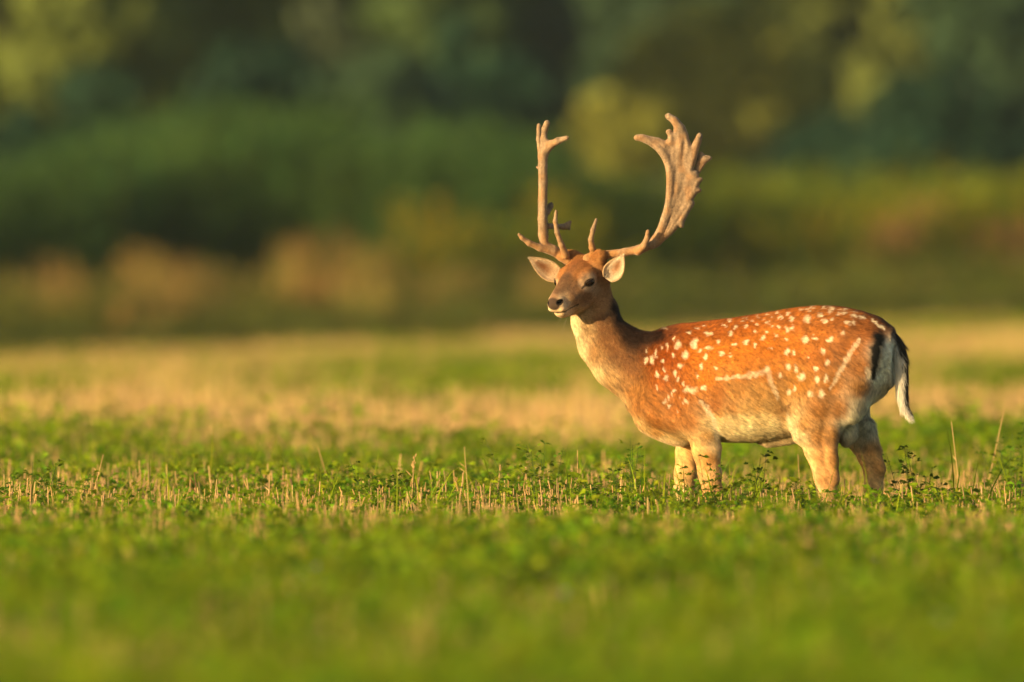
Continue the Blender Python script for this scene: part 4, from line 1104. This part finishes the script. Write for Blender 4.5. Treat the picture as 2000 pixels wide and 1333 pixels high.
clump(1520, -1, .78, pc_gold, .9, 'yellow green clump at the belt top right of the large antler', 'wildflowers', 'yellow_flower_clump')
clump(1700, -1, .85, pc_gold, .9, 'tallest yellow green clump at the far edge above the rump', 'wildflowers', 'yellow_flower_clump')
clump(1780, -1, .80, pc_pink, 1.0, 'pink brown flowering clump above the rump of the buck', 'wildflowers', 'pink_flower_clump')
clump(1975, -1, .70, pc_pink, 1.0, 'pink brown flowering clump at the right picture edge', 'wildflowers', 'pink_flower_clump')

# ------------------------------------------------------------------ trees
M_bark = attr_mat('bark', rough=.9, noise=.3, scale=9, bump=.4)
def leaves(ctr, rad, n, size, c, rg, parent, name='crown'):
    """leaf sprays on clumps spread over an ellipsoid crown"""
    ctr = np.array(ctr); rad = np.array(rad)
    nc = 70
    u = rg.normal(0, 1, (nc, 3)); u /= np.linalg.norm(u, axis=1, keepdims=True)
    cc = u * rad * rg.uniform(.45, .95, (nc, 1))
    cr = rg.uniform(.14, .44, nc) * rad.mean()
    k = rg.integers(0, nc, n)
    v = rg.normal(0, 1, (n, 3)); v /= np.linalg.norm(v, axis=1, keepdims=True)
    p = ctr + cc[k] + v * cr[k][:, None] * rg.uniform(.55, 1.05, (n, 1)) ** .6 * np.array([1, 1, .8])
    nn = v + rg.normal(0, .6, (n, 3)); nn /= np.linalg.norm(nn, axis=1, keepdims=True)
    a = np.cross(nn, rg.normal(0, 1, (n, 3))); a /= np.linalg.norm(a, axis=1, keepdims=True); b = np.cross(nn, a)
    s = size * rg.uniform(.6, 1.3, (n, 1))
    V = np.stack([p - a * s, p - b * s * .6, p + a * s, p + b * s * .6], 1).reshape(-1, 3)
    shade = rg.uniform(.85, 1.15, (nc, 1))[k] * rg.uniform(.75, 1.25, (n, 1))
    C = np.repeat(np.array(c) * shade, 4, axis=0)
    return mesh_np(name, V - np.array(parent.location), [np.arange(4 * n).reshape(-1, 4)], M_crown, parent, smooth=False, col=C)
M_crown = attr_mat('tree_leaf', rough=.7, spec=.15, trans=.25)
def tree(px, d, py_top, py_mid, wpx, c, label, name='broadleaf_tree', group=None, n=9000, seed=0):
    rg = np.random.default_rng(100 + seed)
    P = W(px, py_mid, d - DIST); k = d / DIST
    gz = float(ground_z(P[0], P[1]))
    top = HCAM + (HOR - py_top) * S * k; rx = wpx * S * k
    low = gz + .25 + .06 * (top - gz); rz = (top - low) / 2; P[2] = (top + low) / 2
    root = empty(name, (P[0], P[1], gz)); tag(root, label, 'tree', group)
    B = Bld(); h = P[2] - gz
    r = .05 + .022 * (h + rz)
    stick(B, [(0, 0, -.2), (rnd(-.1, .1), 0, h * .35), (rnd(-.3, .3), 0, h * .8), (0, 0, h + rz * .6)], r, r * .25, (.10, .08, .055), 9)
    B.obj('trunk', M_bark, root)
    for q in range(5):
        Lb = Bld(); a = rnd(0, 6.28); z = h * rnd(.3, .95); L = rx * rnd(.5, .9)
        stick(Lb, [(0, 0, z), (math.cos(a) * L * .5, math.sin(a) * L * .5, z + L * .25), (math.cos(a) * L, math.sin(a) * L, z + L * .6)], r * .4, r * .1, (.10, .08, .055), 6)
        Lb.obj('limb', M_bark, root)
    leaves(P, (rx, rx * .9, rz), n, .030 * (rx + rz) + .05, c, rg, root)
    return root
DK = (.014, .046, .022); MD = (.034, .070, .030); OL = (.22, .225, .03); GR = (.06, .085, .04)  # dark greens carry the wood's shade, the yellow green its sunlight
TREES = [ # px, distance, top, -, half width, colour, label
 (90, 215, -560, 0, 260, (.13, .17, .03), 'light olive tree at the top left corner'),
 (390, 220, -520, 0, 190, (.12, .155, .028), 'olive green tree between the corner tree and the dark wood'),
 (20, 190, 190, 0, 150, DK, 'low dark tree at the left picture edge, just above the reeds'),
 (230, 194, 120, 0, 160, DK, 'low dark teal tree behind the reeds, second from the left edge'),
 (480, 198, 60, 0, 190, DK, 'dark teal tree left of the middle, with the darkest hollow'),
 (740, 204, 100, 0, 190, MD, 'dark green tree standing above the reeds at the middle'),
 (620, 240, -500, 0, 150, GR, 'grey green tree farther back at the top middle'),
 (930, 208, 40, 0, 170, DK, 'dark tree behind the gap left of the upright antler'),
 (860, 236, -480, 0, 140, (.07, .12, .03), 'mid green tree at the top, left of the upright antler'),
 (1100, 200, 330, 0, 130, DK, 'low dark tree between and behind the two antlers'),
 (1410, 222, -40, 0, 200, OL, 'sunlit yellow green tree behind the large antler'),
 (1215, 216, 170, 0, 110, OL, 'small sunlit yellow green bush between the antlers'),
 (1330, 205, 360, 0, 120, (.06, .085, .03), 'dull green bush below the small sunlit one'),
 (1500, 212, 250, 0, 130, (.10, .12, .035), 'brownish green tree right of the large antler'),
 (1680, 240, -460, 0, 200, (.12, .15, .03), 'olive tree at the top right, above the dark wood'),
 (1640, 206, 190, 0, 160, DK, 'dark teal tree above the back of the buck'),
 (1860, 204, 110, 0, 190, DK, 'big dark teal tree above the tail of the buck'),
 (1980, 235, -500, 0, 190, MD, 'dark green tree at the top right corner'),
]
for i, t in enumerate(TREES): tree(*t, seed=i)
BACK = ['nearest the left picture edge', 'second from the left', 'left of the middle', 'in the middle', 'behind the upright antler', 'between the antlers', 'behind the large antler', 'above the back of the buck', 'above the rump', 'nearest the right picture edge']
for i, px in enumerate((-60, 180, 420, 660, 900, 1120, 1340, 1560, 1790, 2040)):
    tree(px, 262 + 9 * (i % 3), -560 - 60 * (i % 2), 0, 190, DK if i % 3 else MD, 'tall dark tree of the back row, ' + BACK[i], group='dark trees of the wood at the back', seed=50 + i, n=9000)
# the wooded rise far behind
def f_ft(B, i):
    rg = np.random.default_rng(i)
    n = 900; v = rg.normal(0, 1, (n, 3)); v /= np.linalg.norm(v, axis=1, keepdims=True)
    p = v * np.array([3.4, 3.4, 5.0]) * rg.uniform(.7, 1, (n, 1)) + np.array([0, 0, 7.0])
    a = rg.normal(0, 1, (n, 3)); a /= np.linalg.norm(a, axis=1, keepdims=True); b = np.cross(a, v); s = .55
    V = np.stack([p - a * s, p - b * s, p + a * s, p + b * s], 1).reshape(-1, 3)
    B.add(V, np.arange(4 * n).reshape(-1, 4), c=np.repeat(np.array((.06, .075, .05)) * rg.uniform(.7, 1.3, (n, 1)), 4, axis=0))
    stick(B, [(0, 0, -1), (0, 0, 8)], .3, .15, (.1, .08, .05), 6)
pc_ft = protos('far_tree_proto', 4, f_ft, M_crown)
n = 3200; yy = RNG.uniform(330, 900, n); xx = RNG.uniform(-1, 1, n) * (yy * .09 + 30)
P = np.stack([xx, yy, ground_z(xx, yy)], 1)
put('far_forest', pc_ft, P, 4, 'grey green forest on the rise far behind everything', 'forest', smin=.9, smax=1.6, tilt=.03)

# ------------------------------------------------------------------ the evening air
bm_ = Bld()
x0, x1, y0, y1, z0, z1 = -420.0, 420.0, -75.0, 1000.0, -3.0, 125.0
bm_.add([(x0, y0, z0), (x1, y0, z0), (x1, y1, z0), (x0, y1, z0), (x0, y0, z1), (x1, y0, z1), (x1, y1, z1), (x0, y1, z1)],
        [(0, 3, 2, 1), (4, 5, 6, 7), (0, 1, 5, 4), (1, 2, 6, 5), (2, 3, 7, 6), (3, 0, 4, 7)])
M_haze, Nh, Lh_, bh = nodes('haze_air')
pv = Nh.new('ShaderNodeVolumePrincipled')
pv.inputs['Color'].default_value = (.70, .90, .92, 1); pv.inputs['Density'].default_value = .00013; pv.inputs['Anisotropy'].default_value = 0.0
Nh.remove(bh)
Lh_.new(pv.outputs[0], Nh['Material Output'].inputs['Volume'])
tag(bm_.obj('haze', M_haze, smooth=False), 'thin pale evening haze over the whole field and wood', 'haze', kind='stuff')

# ------------------------------------------------------------------ single plants and stalks that stand out around the buck
def single(name, px, py, y, build, mat, label, cat, group=None):
    """py is the row of its foot"""
    P = W(px, py, y); root_z = 0
    B = Bld(); build(B)
    o = B.obj(name, mat); o.location = (P[0], y, float(ground_z(P[0], y)))
    tag(o, label, cat, group); return o
def stalk_fn(h, lean, r=.0022, c=(.50, .32, .12), ear=False, bend=0):
    def f(B):
        pts = [(lean * h * t + bend * t * t, .02 * t, h * t) for t in np.linspace(0, 1, 6)]
        stick(B, pts, r, r * .6, c, 5)
        for k in range(3):
            t = rnd(.3, .9); p = np.array([lean * h * t + bend * t * t, .02 * t, h * t]); a = random.choice((-1, 1))
            leaflet(B, p, (a * .5, rnd(-.3, .3), rnd(.2, 1)), (0, 1, .3), rnd(.02, .05), .004, np.array(c) * rnd(.8, 1.1))
        if ear:
            for k in range(26):
                t = rnd(.82, 1); p = np.array([lean * h * t + bend * t * t + rnd(-.004, .004), .02 * t + rnd(-.004, .004), h * t])
                leaflet(B, p, (rnd(-.6, .6), rnd(-.6, .6), 1), (0, 1, .2), .014, .004, np.array(c) * rnd(.8, 1.15))
    return f
G = 'single dry stalks standing above the stubble'
ST = [(1888, 1.5, .48, -.12, 'straight pale dry stalk right of the tail, leaning left'),
      (1905, 2.5, .54, .22, 'pale dry stalk at the right, leaning to the right'),
      (1568, 1.2, .36, -.05, 'short tan stalk just in front of the hind legs, left one'),
      (1640, -2.2, .24, .10, 'stout tan straw in front of the near hind hoof'),
      (1690, -1.6, .26, -.05, 'thin straw between the two hind legs'),
      (1128, .8, .38, .0, 'thin upright dry stalk below the chest, left of the forelegs'),
      (798, .6, .36, .06, 'pale dry stalk with a thick tip in the middle foreground'),
      (925, -1.5, .42, -.08, 'tall tan stalk between the middle and the forelegs'),
      (675, 3, .36, -.3, 'dry stalk leaning left near the middle of the field'),
      (640, -2, .26, -.35, 'short straw leaning left, left of the middle'),
      (395, .5, .30, -.1, 'dark brown dead stem among the stubble at the left'),
      (235, -2, .24, .02, 'pale stalk in front of the left lucerne patch'),
      (155, 1, .36, .25, 'dry stem leaning right near the left picture edge'),
      (1930, -1, .22, .05, 'short tan straw near the right picture edge'),
      (1780, -.5, .28, -.15, 'brown dry stem below the tail tip'),
      (1460, -1, .20, .3, 'red brown stem leaning right under the belly')]
for k, (px, y, h, ln, lab) in enumerate(ST):
    c = (.50, .32, .12) if k not in (10, 15) else (.20, .08, .035)
    single('dry_stalk', px, 0, y, stalk_fn(h, ln, rnd(.0019, .0028), c, ear=(k in (6,))), M_straw, lab, 'dry stalk', G)
TS = [(228, 24, .62, 0, 'tallest blurred dry stalk at the left behind the stubble band'), (190, 26, .45, .1, 'shorter blurred dry stalk left of the tallest one'),
      (720, 34, .62, .02, 'blurred dry stalk standing in the band left of the middle'), (845, 38, .65, -.05, 'blurred dry stalk in the band below the muzzle'),
      (1925, 17, .5, -.5, 'blurred dry stalk leaning left behind the tail side')]
for px, y, h, ln, lab in TS:
    single('dry_stalk', px, 0, y, stalk_fn(h, ln, .0035, (.50, .32, .13), ear=True), M_straw, lab, 'dry stalk', G)

def luc_fn(h, n=1, c=(.10, .18, .008)):
    def f(B):
        for k in range(n): lucerne(B, rnd(-.03, .03) * (n > 1), rnd(-.02, .02), h, 1.2, c)
    return f
G = 'single lucerne plants in front of the legs and the open field'
LU = [(1385, -1.0, .40, 1, 'slender dark lucerne sprig crossing the near foreleg'), (1420, -.8, .33, 2, 'lucerne plant just right of the near foreleg'),
      (1322, -.9, .27, 2, 'lucerne plant in front of the far foreleg'), (1350, -1.2, .26, 2, 'low lucerne plant between the two forelegs'),
      (1490, .4, .40, 2, 'lucerne plant with its tips under the belly'), (1560, -.6, .30, 2, 'lucerne plant left of the near hind leg'),
      (1625, -1.3, .24, 2, 'low lucerne plant on the near hind leg'), (1718, -1.1, .23, 2, 'low lucerne plant at the far hind leg'),
      (1790, .8, .42, 3, 'tall lucerne plant under the tail tip'), (745, .2, .34, 3, 'dark bushy lucerne plant left of the middle stalk'),
      (1060, .6, .42, 3, 'tall lucerne plant below the throat of the buck'), (1230, .8, .42, 3, 'tall lucerne plant below the brisket'),
      (1170, -.3, .33, 3, 'lucerne plant between the stalk and the brisket plant'), (1985, 2.5, .45, 4, 'bushy lucerne plant at the right picture edge'),
      (60, 0, .34, 4, 'dark lucerne bush at the left picture edge'), (130, .5, .33, 4, 'dark lucerne bush just right of the one at the left edge')]
for px, y, h, n, lab in LU: single('lucerne_plant', px, 0, y, luc_fn(h, n), M_leaf, lab, 'lucerne', G)

def tuft_fn(h, n, az=None, w=.006):
    def f(B):
        for k in range(n):
            blade(B, rnd(-.03, .03), rnd(-.03, .03), h * rnd(.6, 1.1), w * rnd(.7, 1.2), np.array(BLADE) * rnd(.7, 1.3), az=None if az is None else az + rnd(-.5, .5), bend=rnd(.3, 1.3), nseg=7)
    return f
G = 'single grass tufts standing out of the stubble'
TU = [(225, .8, .42, 16, 0.2, 'large grass tuft with blades combed right in the left lucerne'), (400, .3, .34, 14, .4, 'grass tuft among the bare stubble at the left'),
      (595, .5, .36, 12, .3, 'thin grass tuft right of the stubble patch'), (690, -.6, .34, 12, -.2, 'grass tuft in front of the dark lucerne bush'),
      (860, -.4, .36, 18, .2, 'broad grass tuft left of the tall tan stalk'), (1085, .6, .44, 12, .5, 'grass tuft with one long upright blade below the throat'),
      (1200, .2, .34, 14, .6, 'grass tuft between the throat and the forelegs'), (1450, 1.2, .36, 20, .3, 'bright grass tuft behind the near foreleg under the belly'),
      (1300, .6, .36, 10, 1.2, 'upright grass tuft left of the far foreleg'), (1965, -.5, .32, 14, 2.9, 'grass tuft with blades reaching left at the right edge'),
      (500, 1.5, .36, 12, .1, 'grass tuft behind the bare stubble, left of the middle')]
for px, y, h, n, az, lab in TU: single('grass_tuft', px, 0, y, tuft_fn(h, n, az), M_leaf, lab, 'grass', G)
